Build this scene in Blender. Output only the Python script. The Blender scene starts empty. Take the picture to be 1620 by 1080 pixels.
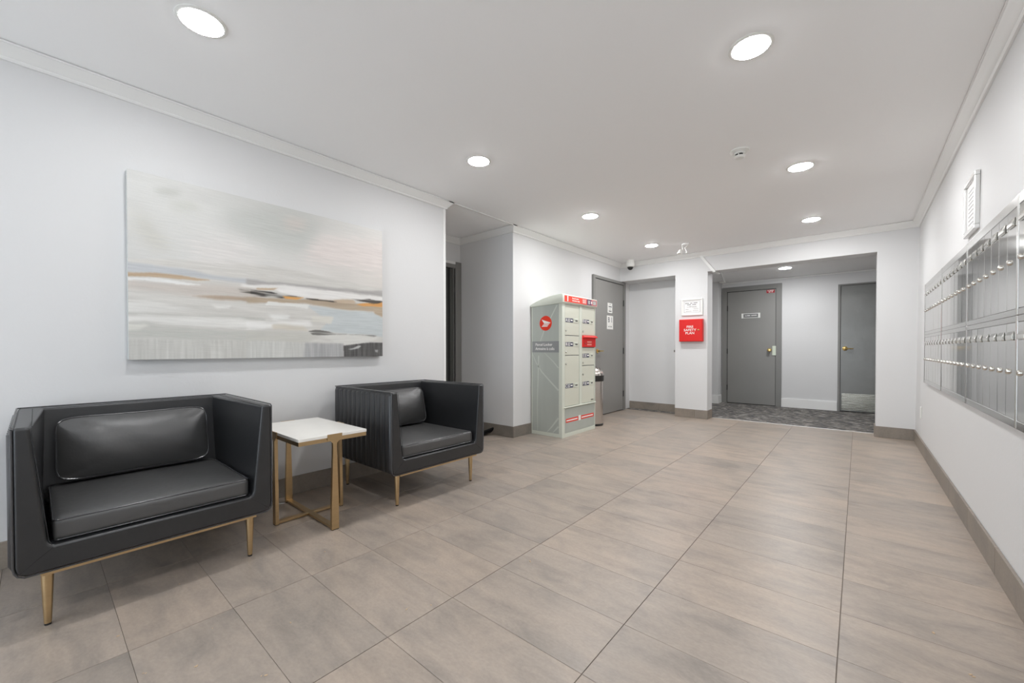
import bpy, bmesh, math, random
import numpy as np
from mathutils import Vector, Matrix, Euler

random.seed(7)
SC = bpy.context.scene
COL = SC.collection

# ------------------------------------------------------------------ camera, world, exposure
cam_d = bpy.data.cameras.new('camera')
cam_d.sensor_width = 36.0
cam_d.lens = 36.0 * 643.24 / 1620.0
cam_d.shift_y = 19.67 / 1620.0
cam_d.clip_start = 0.02
cam = bpy.data.objects.new('camera', cam_d)
COL.objects.link(cam)
cam.location = (0, 0, 1.0263)
cam.rotation_euler = (math.radians(90) - 0.0112, 0.001, 0.7055)
SC.camera = cam

W = bpy.data.worlds.new('world')
SC.world = W
W.use_nodes = True
wn = W.node_tree.nodes
wn['Background'].inputs[0].default_value = (0.82, 0.91, 1.0, 1)
wn['Background'].inputs[1].default_value = 3.7

SC.view_settings.view_transform = 'Standard'
SC.view_settings.look = 'None'
SC.view_settings.gamma = 1.0
SC.view_settings.use_curve_mapping = False
SC.view_settings.exposure = 0.17
SC.cycles.max_bounces = 10
SC.cycles.diffuse_bounces = 7
SC.cycles.glossy_bounces = 5
SC.cycles.use_denoising = True
SC.cycles.sample_clamp_indirect = 6.0
LAMP_W = 12.0           # watts of each recessed lamp

# ------------------------------------------------------------------ materials
def lin(c):
    c = c / 255.0
    return c / 12.92 if c <= 0.04045 else ((c + 0.055) / 1.055) ** 2.4

def srgb(r, g, b):
    return (lin(r), lin(g), lin(b), 1.0)

def mat(name, col, rough=0.5, metal=0.0, bump=None, vary=None, spec=None, emit=None, coat=None, aniso=None):
    """bump=(scale, strength, stretch) ; vary=(scale, amount, stretch)"""
    m = bpy.data.materials.new(name)
    m.use_nodes = True
    nt = m.node_tree
    n, l = nt.nodes, nt.links
    p = n['Principled BSDF']
    p.inputs['Base Color'].default_value = col
    p.inputs['Roughness'].default_value = rough
    p.inputs['Metallic'].default_value = metal
    if spec is not None:
        p.inputs['Specular IOR Level'].default_value = spec
    if coat:
        p.inputs['Coat Weight'].default_value = coat
        p.inputs['Coat Roughness'].default_value = 0.25
    if emit:
        p.inputs['Emission Color'].default_value = emit[0]
        p.inputs['Emission Strength'].default_value = emit[1]
    def coords(stretch):
        tc = n.new('ShaderNodeTexCoord')
        mp = n.new('ShaderNodeMapping')
        mp.inputs['Scale'].default_value = stretch
        l.new(tc.outputs['Object'], mp.inputs['Vector'])
        return mp
    if vary:
        mp = coords(vary[2])
        nz = n.new('ShaderNodeTexNoise')
        nz.inputs['Scale'].default_value = vary[0]
        nz.inputs['Detail'].default_value = 5
        l.new(mp.outputs[0], nz.inputs['Vector'])
        mx = n.new('ShaderNodeMix')
        mx.data_type = 'RGBA'
        a = vary[1]
        mx.inputs[6].default_value = (col[0] * (1 - a), col[1] * (1 - a), col[2] * (1 - a), 1)
        mx.inputs[7].default_value = (min(1, col[0] * (1 + a)), min(1, col[1] * (1 + a)), min(1, col[2] * (1 + a)), 1)
        l.new(nz.outputs['Fac'], mx.inputs[0])
        l.new(mx.outputs[2], p.inputs['Base Color'])
    if bump:
        mp = coords(bump[2])
        nz = n.new('ShaderNodeTexNoise')
        nz.inputs['Scale'].default_value = bump[0]
        nz.inputs['Detail'].default_value = 4
        l.new(mp.outputs[0], nz.inputs['Vector'])
        b = n.new('ShaderNodeBump')
        b.inputs['Strength'].default_value = bump[1]
        b.inputs['Distance'].default_value = bump[3] if len(bump) > 3 else 0.01
        l.new(nz.outputs['Fac'], b.inputs['Height'])
        l.new(b.outputs[0], p.inputs['Normal'])
    return m

ONE = (1, 1, 1)
M = {}
M['wall'] = mat('wall_paint', srgb(217, 217, 217), 0.55, bump=(70, 0.12, ONE, 0.004), spec=0.35)
M['ceiling'] = mat('ceiling_paint', srgb(250, 250, 250), 0.7, spec=0.2)
M['trim'] = mat('white_trim_paint', srgb(236, 236, 234), 0.35)
M['door'] = mat('grey_door_paint', srgb(138, 137, 134), 0.38, vary=(3, 0.04, ONE))
M['casing'] = mat('grey_casing_paint', srgb(128, 127, 124), 0.35)
M['door_metal'] = mat('grey_metal_door', srgb(122, 122, 119), 0.3, 0.35, bump=(9, 0.25, ONE, 0.01), vary=(4, 0.12, ONE))
M['kick'] = mat('brushed_kick_plate', srgb(170, 168, 158), 0.22, 0.9, bump=(7, 0.4, (1, 1, 10), 0.004))
M['dark'] = mat('dark_gap_shade', srgb(22, 22, 21), 0.6)  # near-black that stands in for shade inside door gaps
M['dark_door'] = mat('shaded_door_panel', srgb(70, 71, 67), 0.4)
M['grout'] = mat('grout', srgb(118, 108, 99), 0.8)
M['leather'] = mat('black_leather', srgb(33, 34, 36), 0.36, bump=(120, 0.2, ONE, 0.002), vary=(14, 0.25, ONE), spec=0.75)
M['leather_sheen'] = mat('black_leather_sheen', srgb(68, 68, 68), 0.42, bump=(26, 0.22, (1, 1, 1), 0.006), spec=0.95)  # same black leather, its sheen lifted into a greyer base colour
M['piping'] = mat('leather_piping', srgb(62, 62, 64), 0.25, spec=0.9)  # black piping, its glints put into a greyer base colour
M['stitch'] = mat('thread', srgb(24, 24, 25), 0.6)
M['brass'] = mat('brushed_brass', srgb(200, 174, 134), 0.34, 1.0, bump=(40, 0.2, (1, 1, 6), 0.002), vary=(20, 0.1, (1, 1, 4)))
M['brass_bright'] = mat('polished_brass', srgb(225, 196, 130), 0.18, 1.0)
M['rubber'] = mat('black_rubber', srgb(26, 25, 24), 0.7)
M['stone'] = mat('white_stone', srgb(240, 238, 232), 0.3, vary=(9, 0.05, ONE))
M['steel'] = mat('polished_stainless', srgb(206, 205, 202), 0.09, 1.0, bump=(2.5, 0.06, (1, 2.5, 0.5), 0.004))
M['steel_frame'] = mat('stainless_frame', srgb(214, 213, 210), 0.2, 1.0, bump=(8, 0.2, ONE, 0.003))
M['chrome'] = mat('chrome', srgb(226, 224, 218), 0.12, 1.0)
M['bin_steel'] = mat('brushed_steel_bin', srgb(205, 198, 192), 0.27, 1.0, bump=(60, 0.1, (1, 1, 0.05), 0.002))
M['black_plastic'] = mat('black_plastic', srgb(34, 34, 33), 0.4)
M['locker'] = mat('locker_enamel', srgb(208, 212, 200), 0.4)
M['locker_door'] = mat('locker_door_enamel', srgb(205, 206, 192), 0.42)
M['red'] = mat('red_enamel', srgb(214, 26, 22), 0.35)
M['post_red'] = mat('red_print', srgb(226, 58, 36), 0.45)
M['logo_red'] = mat('logo_red', srgb(222, 48, 14), 0.45)
M['navy'] = mat('navy_print', srgb(52, 56, 82), 0.45)
M['purple'] = mat('purple_print', srgb(120, 56, 92), 0.45)
M['rose'] = mat('rose_print', srgb(204, 104, 110), 0.45)
M['grey_band'] = mat('grey_print', srgb(140, 142, 142), 0.45)
M['grey_text'] = mat('grey_lettering', srgb(120, 120, 122), 0.5)
M['white_print'] = mat('white_print', srgb(238, 236, 232), 0.5)
M['paper'] = mat('paper', srgb(232, 231, 230), 0.6)
M['ink'] = mat('ink', srgb(60, 60, 60), 0.6)
M['plate'] = mat('grey_sign_and_gap_shade', srgb(120, 120, 120), 0.4)  # sign faces, and the painted shade behind narrow doors
M['white_plastic'] = mat('white_plastic', srgb(236, 236, 232), 0.4)
M['silver'] = mat('silver_frame', srgb(232, 232, 230), 0.25, 0.6)
M['mat_black'] = mat('black_mat_carpet', srgb(34, 35, 36), 0.95, bump=(120, 1.0, ONE, 0.01))
M['canvas_edge'] = mat('canvas_edge', srgb(196, 198, 196), 0.7)
M['glow'] = mat('lamp_diffuser', (1, 1, 1, 1), 0.5, emit=((0.985, 0.99, 1.0, 1), 6.0))
_g = M['glow'].node_tree
_a = _g.nodes.new('ShaderNodeAttribute')
_a.attribute_type = 'OBJECT'
_a.attribute_name = 'radiance'      # set per lamp from its wattage
_g.links.new(_a.outputs['Fac'], _g.nodes['Principled BSDF'].inputs['Emission Strength'])
M['sticker_red'] = mat('sticker_red', srgb(170, 24, 40), 0.5)

def tile_material(name, base, rough, per_object=True):
    m = bpy.data.materials.new(name)
    m.use_nodes = True
    nt = m.node_tree
    n, l = nt.nodes, nt.links
    p = n['Principled BSDF']
    tc = n.new('ShaderNodeTexCoord')
    oi = n.new('ShaderNodeObjectInfo')
    wn_ = n.new('ShaderNodeTexWhiteNoise')
    wn_.noise_dimensions = '1D'
    l.new(oi.outputs['Random'], wn_.inputs['W'])
    off = n.new('ShaderNodeVectorMath')
    off.operation = 'SCALE'
    off.inputs['Scale'].default_value = 40.0
    l.new(wn_.outputs['Color'], off.inputs[0])
    add = n.new('ShaderNodeVectorMath')
    add.operation = 'ADD'
    l.new(tc.outputs['Object'], add.inputs[0])
    l.new(off.outputs[0], add.inputs[1])
    def noise(scale, stretch, detail=6, rough_=0.6, dist=0.0):
        mp = n.new('ShaderNodeMapping')
        mp.inputs['Scale'].default_value = stretch
        l.new(add.outputs[0], mp.inputs['Vector'])
        nz = n.new('ShaderNodeTexNoise')
        nz.inputs['Scale'].default_value = scale
        nz.inputs['Detail'].default_value = detail
        nz.inputs['Roughness'].default_value = rough_
        nz.inputs['Distortion'].default_value = dist
        l.new(mp.outputs[0], nz.inputs['Vector'])
        return nz
    def ramp(src, pts):
        r = n.new('ShaderNodeValToRGB')
        e = r.color_ramp.elements
        e[0].position, e[0].color = pts[0]
        e[1].position, e[1].color = pts[-1]
        for q in pts[1:-1]:
            x = e.new(q[0]); x.color = q[1]
        l.new(src, r.inputs[0])
        return r
    def g(v):
        return (v, v, v, 1)
    streak = noise(3.4, (0.7, 6.5, 1), 5, 0.55, 0.12)
    blotch = noise(3.6, (1, 1.9, 1), 9, 0.66, 0.5)
    fine = noise(70, (1, 1.6, 1), 3, 0.6)
    sr = ramp(streak.outputs['Fac'], [(0.3, g(0.92)), (0.5, g(1.0)), (0.7, g(1.06))])
    br = ramp(blotch.outputs['Fac'], [(0.33, (0.77, 0.79, 0.81, 1)), (0.5, g(1.0)), (0.68, (1.15, 1.13, 1.11, 1))])
    fr = ramp(fine.outputs['Fac'], [(0.3, g(0.93)), (0.7, g(1.06))])
    def mul(a, b):
        x = n.new('ShaderNodeMix')
        x.data_type = 'RGBA'
        x.blend_type = 'MULTIPLY'
        x.clamp_result = False
        x.inputs[0].default_value = 1.0
        if isinstance(a, tuple): x.inputs[6].default_value = a
        else: l.new(a, x.inputs[6])
        l.new(b, x.inputs[7])
        return x.outputs[2]
    tone = ramp(oi.outputs['Random'], [(0.0, (0.86, 0.88, 0.90, 1)), (0.16, (0.95, 0.96, 0.97, 1)), (0.6, g(1.02)), (1.0, (1.07, 1.05, 1.03, 1))])
    c = mul(base, sr.outputs[0])
    c = mul(c, br.outputs[0])
    c = mul(c, fr.outputs[0])
    c = mul(c, tone.outputs[0])
    l.new(c, p.inputs['Base Color'])
    rr = n.new('ShaderNodeMapRange')
    rr.inputs['To Min'].default_value = rough - 0.06
    rr.inputs['To Max'].default_value = rough + 0.1
    l.new(blotch.outputs['Fac'], rr.inputs['Value'])
    l.new(rr.outputs[0], p.inputs['Roughness'])
    b = n.new('ShaderNodeBump')
    b.inputs['Strength'].default_value = 0.15
    b.inputs['Distance'].default_value = 0.002
    l.new(fine.outputs['Fac'], b.inputs['Height'])
    l.new(b.outputs[0], p.inputs['Normal'])
    return m

M['tile'] = tile_material('floor_tile_porcelain', srgb(158, 146, 135), 0.36)
M['base_tile'] = tile_material('baseboard_porcelain', srgb(138, 129, 119), 0.45)

def carpet_material():
    m = bpy.data.materials.new('hall_carpet')
    m.use_nodes = True
    nt = m.node_tree
    n, l = nt.nodes, nt.links
    p = n['Principled BSDF']
    p.inputs['Roughness'].default_value = 0.95
    p.inputs['Specular IOR Level'].default_value = 0.1
    tc = n.new('ShaderNodeTexCoord')
    mp = n.new('ShaderNodeMapping')
    mp.inputs['Rotation'].default_value = (0, 0, math.radians(12))
    mp.inputs['Scale'].default_value = (9, 34, 1)
    l.new(tc.outputs['Object'], mp.inputs['Vector'])
    nz = n.new('ShaderNodeTexNoise')
    nz.inputs['Scale'].default_value = 1.0
    nz.inputs['Detail'].default_value = 6
    nz.inputs['Distortion'].default_value = 1.2
    l.new(mp.outputs[0], nz.inputs['Vector'])
    r = n.new('ShaderNodeValToRGB')
    e = r.color_ramp.elements
    e[0].position, e[0].color = 0.36, srgb(52, 53, 56)
    e[1].position, e[1].color = 0.64, srgb(178, 176, 172)
    x = e.new(0.45); x.color = srgb(92, 92, 94)
    x = e.new(0.56); x.color = srgb(118, 112, 104)
    l.new(nz.outputs['Fac'], r.inputs[0])
    l.new(r.outputs[0], p.inputs['Base Color'])
    b = n.new('ShaderNodeBump')
    b.inputs['Strength'].default_value = 0.8
    b.inputs['Distance'].default_value = 0.004
    l.new(nz.outputs['Fac'], b.inputs['Height'])
    l.new(b.outputs[0], p.inputs['Normal'])
    return m
M['carpet'] = carpet_material()

M['locker_wrap'] = mat('locker_wrap_print', srgb(172, 177, 170), 0.4, vary=(2.2, 0.10, (5, 5, 0.4)))
M['wrap_light'] = mat('locker_wrap_light_band', srgb(194, 200, 191), 0.4)


# ------------------------------------------------------------------ helpers
def new():
    return bmesh.new()

def merge(dst, src):
    me = bpy.data.meshes.new('tmp')
    src.to_mesh(me)
    src.free()
    dst.from_mesh(me)
    bpy.data.meshes.remove(me)
    return dst

def box(bm, x0, x1, y0, y1, z0, z1, r=0.0, seg=2, matrix=None):
    t = bmesh.new()
    vs = [t.verts.new((x, y, z)) for x in (x0, x1) for y in (y0, y1) for z in (z0, z1)]
    for f in ((0, 1, 3, 2), (4, 6, 7, 5), (0, 4, 5, 1), (2, 3, 7, 6), (0, 2, 6, 4), (1, 5, 7, 3)):
        t.faces.new([vs[i] for i in f])
    if r > 0:
        bmesh.ops.bevel(t, geom=t.edges[:], offset=r, segments=seg, profile=0.5, affect='EDGES')
    bmesh.ops.recalc_face_normals(t, faces=t.faces[:])
    if matrix:
        t.transform(matrix)
    return merge(bm, t)

def prism(bm, pts, axis, a, b, r=0.0, seg=2, edges='all'):
    """extrude a 2D outline along an axis. axis 'x': pts are (y,z); 'y': (x,z); 'z': (x,y)"""
    t = bmesh.new()
    def P(q, s):
        if axis == 'x': return (s, q[0], q[1])
        if axis == 'y': return (q[0], s, q[1])
        return (q[0], q[1], s)
    A = [t.verts.new(P(q, a)) for q in pts]
    B = [t.verts.new(P(q, b)) for q in pts]
    k = len(pts)
    t.faces.new(A)
    t.faces.new(B[::-1])
    for i in range(k):
        t.faces.new((A[i], B[i], B[(i + 1) % k], A[(i + 1) % k]))
    bmesh.ops.recalc_face_normals(t, faces=t.faces[:])
    if r > 0:
        if edges == 'all':
            ge = t.edges[:]
        else:
            ge = [e for e in t.edges if abs(e.verts[0].co['xyz'.index(axis)] - e.verts[1].co['xyz'.index(axis)]) < 1e-6]
        bmesh.ops.bevel(t, geom=ge, offset=r, segments=seg, profile=0.5, affect='EDGES', clamp_overlap=True)
    return merge(bm, t)

def lathe(bm, prof, c=(0, 0, 0), seg=32, axis='z'):
    t = bmesh.new()
    rings = []
    for (r, h) in prof:
        if r < 1e-6:
            rings.append([t.verts.new((0, 0, h))])
        else:
            rings.append([t.verts.new((r * math.cos(2 * math.pi * i / seg), r * math.sin(2 * math.pi * i / seg), h)) for i in range(seg)])
    for a, b in zip(rings, rings[1:]):
        for i in range(seg):
            j = (i + 1) % seg
            if len(a) == 1 and len(b) == 1: continue
            if len(a) == 1: t.faces.new((a[0], b[i], b[j]))
            elif len(b) == 1: t.faces.new((a[i], a[j], b[0]))
            else: t.faces.new((a[i], a[j], b[j], b[i]))
    for ring in (rings[0], rings[-1]):
        if len(ring) > 1: t.faces.new(ring)
    bmesh.ops.recalc_face_normals(t, faces=t.faces[:])
    if axis == '-x': t.transform(Matrix.Rotation(math.radians(-90), 4, 'Y'))
    elif axis == 'x': t.transform(Matrix.Rotation(math.radians(90), 4, 'Y'))
    elif axis == '-y': t.transform(Matrix.Rotation(math.radians(90), 4, 'X'))
    elif isinstance(axis, Vector): t.transform(axis.normalized().to_track_quat('Z', 'Y').to_matrix().to_4x4())
    t.transform(Matrix.Translation(c))
    return merge(bm, t)

def tube(bm, pts, r, seg=8, closed=False):
    t = bmesh.new()
    pts = [Vector(p) for p in pts]
    n = len(pts)
    rings = []
    prev = None
    for i, p in enumerate(pts):
        a = pts[(i - 1) % n] if (closed or i > 0) else p
        b = pts[(i + 1) % n] if (closed or i < n - 1) else p
        d = (b - a).normalized()
        ref = Vector((0, 0, 1)) if abs(d.z) < 0.9 else Vector((1, 0, 0))
        if prev is None:
            u = d.cross(ref).normalized()
        else:
            u = (prev - d * prev.dot(d)).normalized()
        prev = u
        v = d.cross(u)
        rr = r[i] if isinstance(r, (list, tuple)) else r
        rings.append([t.verts.new(p + (u * math.cos(2 * math.pi * k / seg) + v * math.sin(2 * math.pi * k / seg)) * rr) for k in range(seg)])
    m = n if closed else n - 1
    for i in range(m):
        A, Bq = rings[i], rings[(i + 1) % n]
        sh = 0
        if closed and i == n - 1:
            sh = min(range(seg), key=lambda s: (A[0].co - Bq[s].co).length)
        for k in range(seg):
            t.faces.new((A[k], A[(k + 1) % seg], Bq[(k + 1 + sh) % seg], Bq[(k + sh) % seg]))
    if not closed:
        t.faces.new(rings[0]); t.faces.new(rings[-1])
    bmesh.ops.recalc_face_normals(t, faces=t.faces[:])
    return merge(bm, t)

def root_of(o):
    while o.parent: o = o.parent
    return o

def link(name, bm, m, parent=None, smooth=True, angle=35, world=True):
    """link bm as ONE mesh object; coordinates given in world space when world=True"""
    me = bpy.data.meshes.new(name)
    bm.to_mesh(me)
    bm.free()
    me.materials.append(m)
    if smooth:
        me.shade_smooth()
        me.set_sharp_from_angle(angle=math.radians(angle))
    o = bpy.data.objects.new(name, me)
    COL.objects.link(o)
    if parent:
        o.parent = parent
        if world:
            me.transform(Matrix.Translation(-root_of(parent).location))
    return o

def weighted(o):
    md = o.modifiers.new('weighted_normals', 'WEIGHTED_NORMAL')
    md.keep_sharp = True
    return o

def tag(o, label, cat, group=None):
    o['label'] = label
    o['category'] = cat
    if group: o['group'] = group
    return o

def thing(name, label, cat, loc=(0, 0, 0), group=None):
    o = bpy.data.objects.new(name, None)
    COL.objects.link(o)
    o.empty_display_size = 0.1
    o.location = loc
    return tag(o, label, cat, group)

def struct(name, bm, m, parent=None, **k):
    o = link(name, bm, m, parent, **k)
    if parent is None: o['kind'] = 'structure'
    return o

ROT = {'+x': Euler((math.radians(90), 0, math.radians(90))), '-y': Euler((math.radians(90), 0, 0)), '-x': Euler((math.radians(90), 0, math.radians(-90)))}
def text_bm(body, size, loc, face, align='CENTER', bold=0.0, sx=1.0, depth=0.0006):
    cu = bpy.data.curves.new('txt', 'FONT')
    cu.body = body
    cu.size = size
    cu.align_x = align
    cu.align_y = 'CENTER'
    cu.extrude = depth
    cu.offset = bold
    cu.resolution_u = 3
    o = bpy.data.objects.new('txt', cu)
    COL.objects.link(o)
    bpy.context.view_layer.update()
    dg = bpy.context.evaluated_depsgraph_get()
    me = bpy.data.meshes.new_from_object(o.evaluated_get(dg))
    bm = bmesh.new()
    bm.from_mesh(me)
    bpy.data.objects.remove(o)
    bpy.data.meshes.remove(me)
    bpy.data.curves.remove(cu)
    mx = Matrix.Translation(loc) @ ROT[face].to_matrix().to_4x4() @ Matrix.Diagonal((sx, 1, 1, 1))
    bm.transform(mx)
    return bm

XL, XR, YF, ZC = -3.05, 0.497, 6.372, 2.45

# ================================================================== STRUCTURE
def wallbox(name, x0, x1, y0, y1, z0=0.0, z1=ZC, m='wall'):
    bm = new(); box(bm, x0, x1, y0, y1, z0, z1)
    return struct(name, bm, M[m], smooth=False)

wallbox('wall_left', XL - 0.12, XL, -2.6, 2.585)
wallbox('wall_nook_near', -4.07, XL - 0.12, 2.465, 2.585)
wallbox('wall_nook_back', -4.07, -3.95, 2.585, 3.72)
wallbox('wall_nook_far', -3.95, XL - 0.12, 3.60, 3.72)
wallbox('wall_left_far', XL - 0.12, XL, 3.60, 6.86)
wallbox('wall_recess', XL, -2.0, 6.74, 6.86)
wallbox('wall_recess_header', XL, -2.14, YF, 6.74, 2.156, ZC)
wallbox('wall_pillar', -2.14, -1.68, YF, 6.63)
wallbox('wall_pillar_back', -2.14, -2.0, 6.63, 6.74)
wallbox('wall_beam', -1.68, 0.160, YF, 6.63, 2.158, ZC)
wallbox('wall_far_right', 0.160, 0.63, YF, 6.63)
bm = new(); prism(bm, [(0.488, 0), (0.63, 0), (0.63, ZC), (0.513, ZC)], 'y', -2.6, YF)
struct('wall_right', bm, M['wall'], smooth=False)
# entrance wall behind the camera, glazed opening that lets the daylight in
wallbox('wall_entrance_left', XL, -2.75, -2.6, -2.48)
wallbox('wall_entrance_right', 0.10, 0.488, -2.6, -2.48)
wallbox('wall_entrance_header', -2.75, 0.10, -2.6, -2.48, 2.15, ZC)
bm = new()
for x in (-2.75, -1.82, -0.88, 0.05): box(bm, x, x + 0.05, -2.57, -2.51, 0, 2.15)
box(bm, -2.7, 0.05, -2.57, -2.51, 2.09, 2.15); box(bm, -2.7, 0.05, -2.57, -2.51, 0.0, 0.12); box(bm, -2.7, 0.05, -2.57, -2.51, 0.98, 1.03)
struct('window_1', bm, M['black_plastic'], smooth=False)
# hall beyond the opening
wallbox('wall_hall_back', -3.5, 1.5, 8.60, 8.72, 0, 2.29)
wallbox('wall_hall_return', -3.5, -2.015, 8.34, 8.60, 0, 2.29)
wallbox('wall_hall_left_end', -3.62, -3.5, 6.86, 8.72, 0, 2.29)
wallbox('wall_hall_front_left', -3.5, XL - 0.12, 6.74, 6.86, 0, 2.29)
wallbox('wall_hall_right_end', 1.5, 1.62, 6.51, 8.72, 0, 2.29)
wallbox('wall_hall_front_right', 0.63, 1.5, 6.51, 6.63, 0, 2.29)
wallbox('ceiling', XL - 0.12, 0.63, -2.6, 6.63, ZC, ZC + 0.15, 'ceiling')
wallbox('ceiling_nook', -4.07, XL - 0.12, 2.465, 3.72, ZC, ZC + 0.15, 'ceiling')
wallbox('ceiling_hall', -3.62, 1.62, 6.63, 8.72, 2.29, 2.44, 'ceiling')

# ---- floor: slab + individual porcelain tiles (0.61 x 0.305 m, straight stacked)
floor = wallbox('floor', -4.07, 1.62, -2.6, 8.72, -0.15, -0.0025, 'grout')
TX, TY, X0, Y0 = 0.6129, 0.3048, -2.4977, 1.7217
tile_me = {}
def tile_mesh(w, d):
    k = (round(w, 3), round(d, 3))
    if k not in tile_me:
        bm = new()
        box(bm, -w / 2, w / 2, -d / 2, d / 2, -0.0025, 0.0, 0.0006, 1)
        me = bpy.data.meshes.new('floor_tile')
        bm.to_mesh(me); bm.free()
        me.materials.append(M['tile'])
        tile_me[k] = me
    return tile_me[k]
def put_tile(xa, xb, ya, yb):
    gx, gy = 0.0014, 0.0007
    o = bpy.data.objects.new('floor_tile', tile_mesh(xb - xa - 2 * gx, yb - ya - 2 * gy))
    COL.objects.link(o)
    o.parent = floor
    o.location = ((xa + xb) / 2, (ya + yb) / 2, 0)
for i in range(-1, 5):
    for j in range(-14, 16):
        xa, xb = X0 + i * TX, X0 + (i + 1) * TX
        ya, yb = Y0 + j * TY, Y0 + (j + 1) * TY
        xb = min(xb, 0.49)
        put_tile(xa, xb, ya, yb)
for i in (-2,):
    for j in range(2, 7):
        put_tile(X0 + i * TX, X0 + (i + 1) * TX, Y0 + j * TY, Y0 + (j + 1) * TY)
for j in range(2, 7):
    put_tile(-3.95, X0 - 2 * TX, Y0 + j * TY, Y0 + (j + 1) * TY)
bm = new(); box(bm, -3.5, 1.5, 6.603, 8.6, -0.0024, 0.004)
struct('floor_carpet', bm, M['carpet'], smooth=False)
bm = new(); box(bm, -1.665, 0.148, 6.592, 6.603, -0.0024, 0.005)
struct('trim_9', bm, M['silver'], smooth=False)

# ---- crown moulding along the wall line, mitred
def offset_path(path, d):
    out = []
    n = len(path)
    for i, p in enumerate(path):
        p = Vector(p)
        dirs = []
        if i > 0: dirs.append((p - Vector(path[i - 1])).normalized())
        if i < n - 1: dirs.append((Vector(path[i + 1]) - p).normalized())
        ns = [Vector((q.y, -q.x)) for q in dirs]
        if len(ns) == 1: out.append(p + ns[0] * d)
        else:
            b = (ns[0] + ns[1]).normalized()
            out.append(p + b * (d / b.dot(ns[0])))
    return out
CROWN = [(0.0, -0.003), (0.062, -0.003), (0.062, -0.012), (0.056, -0.014), (0.05, -0.022), (0.036, -0.036), (0.024, -0.052), (0.017, -0.057), (0.017, -0.063), (0.011, -0.07), (0.0, -0.07)]
PATH = [(XL, -2.48), (XL, 2.585), (-3.95, 2.585), (-3.95, 3.60), (XL, 3.60), (XL, YF), (0.512, YF), (0.512, -2.48)]
offs = [offset_path(PATH, d) for d, z in CROWN]
for s in range(len(PATH) - 1):
    bm = new()
    a = [bm.verts.new((offs[k][s].x, offs[k][s].y, ZC + CROWN[k][1])) for k in range(len(CROWN))]
    b = [bm.verts.new((offs[k][s + 1].x, offs[k][s + 1].y, ZC + CROWN[k][1])) for k in range(len(CROWN))]
    for k in range(len(CROWN)):
        q = (k + 1) % len(CROWN)
        bm.faces.new((a[k], a[q], b[q], b[k]))
    bm.faces.new(a); bm.faces.new(b)
    bmesh.ops.recalc_face_normals(bm, faces=bm.faces[:])
    struct('trim_%d' % (s + 1), bm, M['trim'], angle=25)
bm = new(); box(bm, XL + 0.036, XL + 0.062, 2.585, 3.60, ZC - 0.012, ZC - 0.003)
struct('trim_8', bm, M['trim'], smooth=False)

# ---- porcelain baseboards, cut in pieces
base_me = {}
def baseboard(name, p0, p1, side, h=0.128, t=0.012, first=0.61):
    """side: outward normal (x,y) of the wall"""
    p0, p1 = Vector(p0), Vector(p1)
    L = (p1 - p0).length
    d = (p1 - p0) / L
    nrm = Vector(side)
    ang = math.atan2(d.y, d.x)
    flip = 1 if Vector((-d.y, d.x)).dot(nrm) > 0 else -1
    bm = new(); box(bm, 0, L, min(0, flip * (t - 0.003)), max(0, flip * (t - 0.003)), 0, h - 0.003)
    bm.transform(Matrix.Translation((p0.x, p0.y, 0)) @ Matrix.Rotation(ang, 4, 'Z'))
    par = struct(name, bm, M['grout'], smooth=False)
    s = 0
    nxt = first
    while s < L - 0.01:
        e = min(L, nxt)
        k = (round(e - s, 3), flip, h)
        if k not in base_me:
            bm = new(); box(bm, 0.0008, e - s - 0.0008, min(0, flip * t), max(0, flip * t), 0.001, h, 0.0012, 1)
            me = bpy.data.meshes.new('baseboard_tile'); bm.to_mesh(me); bm.free(); me.materials.append(M['base_tile'])
            base_me[k] = me
        o = bpy.data.objects.new('baseboard_tile', base_me[k])
        COL.objects.link(o)
        o.parent = par
        o.location = (p0.x + d.x * s, p0.y + d.y * s, 0)
        o.rotation_euler.z = ang
        s = e; nxt = e + 0.61
    return par
baseboard('baseboard_left', (XL, -2.48), (XL, 2.585), (1, 0), first=0.42)
baseboard('baseboard_nook_back', (-3.95, 2.6), (-3.95, 3.0), (1, 0))
baseboard('baseboard_nook_far', (-3.925, 3.60), (XL + 0.012, 3.60), (0, -1), first=0.3)
baseboard('baseboard_left_far', (XL, 3.60), (XL, 5.42), (1, 0))
baseboard('baseboard_recess', (XL + 0.012, 6.74), (-2.14, 6.74), (0, -1), first=0.52)
baseboard('baseboard_pillar', (-2.14, YF), (-1.68 + 0.012, YF), (0, -1), first=0.29)
baseboard('baseboard_pillar_side', (-1.68, YF), (-1.68, 6.60), (1, 0))
baseboard('baseboard_far_right', (0.148, YF), (0.478, YF), (0, -1))
baseboard('baseboard_far_right_side', (0.16, YF), (0.16, 6.60), (-1, 0))
baseboard('baseboard_right', (0.488, YF - 0.012), (0.488, -2.48), (-1, 0), first=0.5)
bm = new(); box(bm, XL, XL + 0.004, 2.56, 2.5855, 0.13, ZC - 0.07); box(bm, XL - 0.01, XL + 0.004, 2.585, 2.588, 0.13, ZC - 0.07)
struct('trim_10', bm, M['trim'], smooth=False)
# white wooden baseboards in the hall
def hall_base(name, x0, x1, y0, y1):
    bm = new(); box(bm, x0, x1, y0, y1, 0.004, 0.15); box(bm, x0 + (0.004 if x1 - x0 < .1 else 0), x1 - (0.004 if x1 - x0 < .1 else 0), y0 + .004, y1, 0.15, 0.16)
    struct(name, bm, M['trim'], smooth=False)
hall_base('baseboard_hall_back', -1.045, -0.265, 8.583, 8.60)
hall_base('baseboard_hall_return', -3.0, -1.999, 8.324, 8.34)
hall_base('baseboard_hall_return_side', -2.015, -1.999, 8.34, 8.583)

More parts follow.
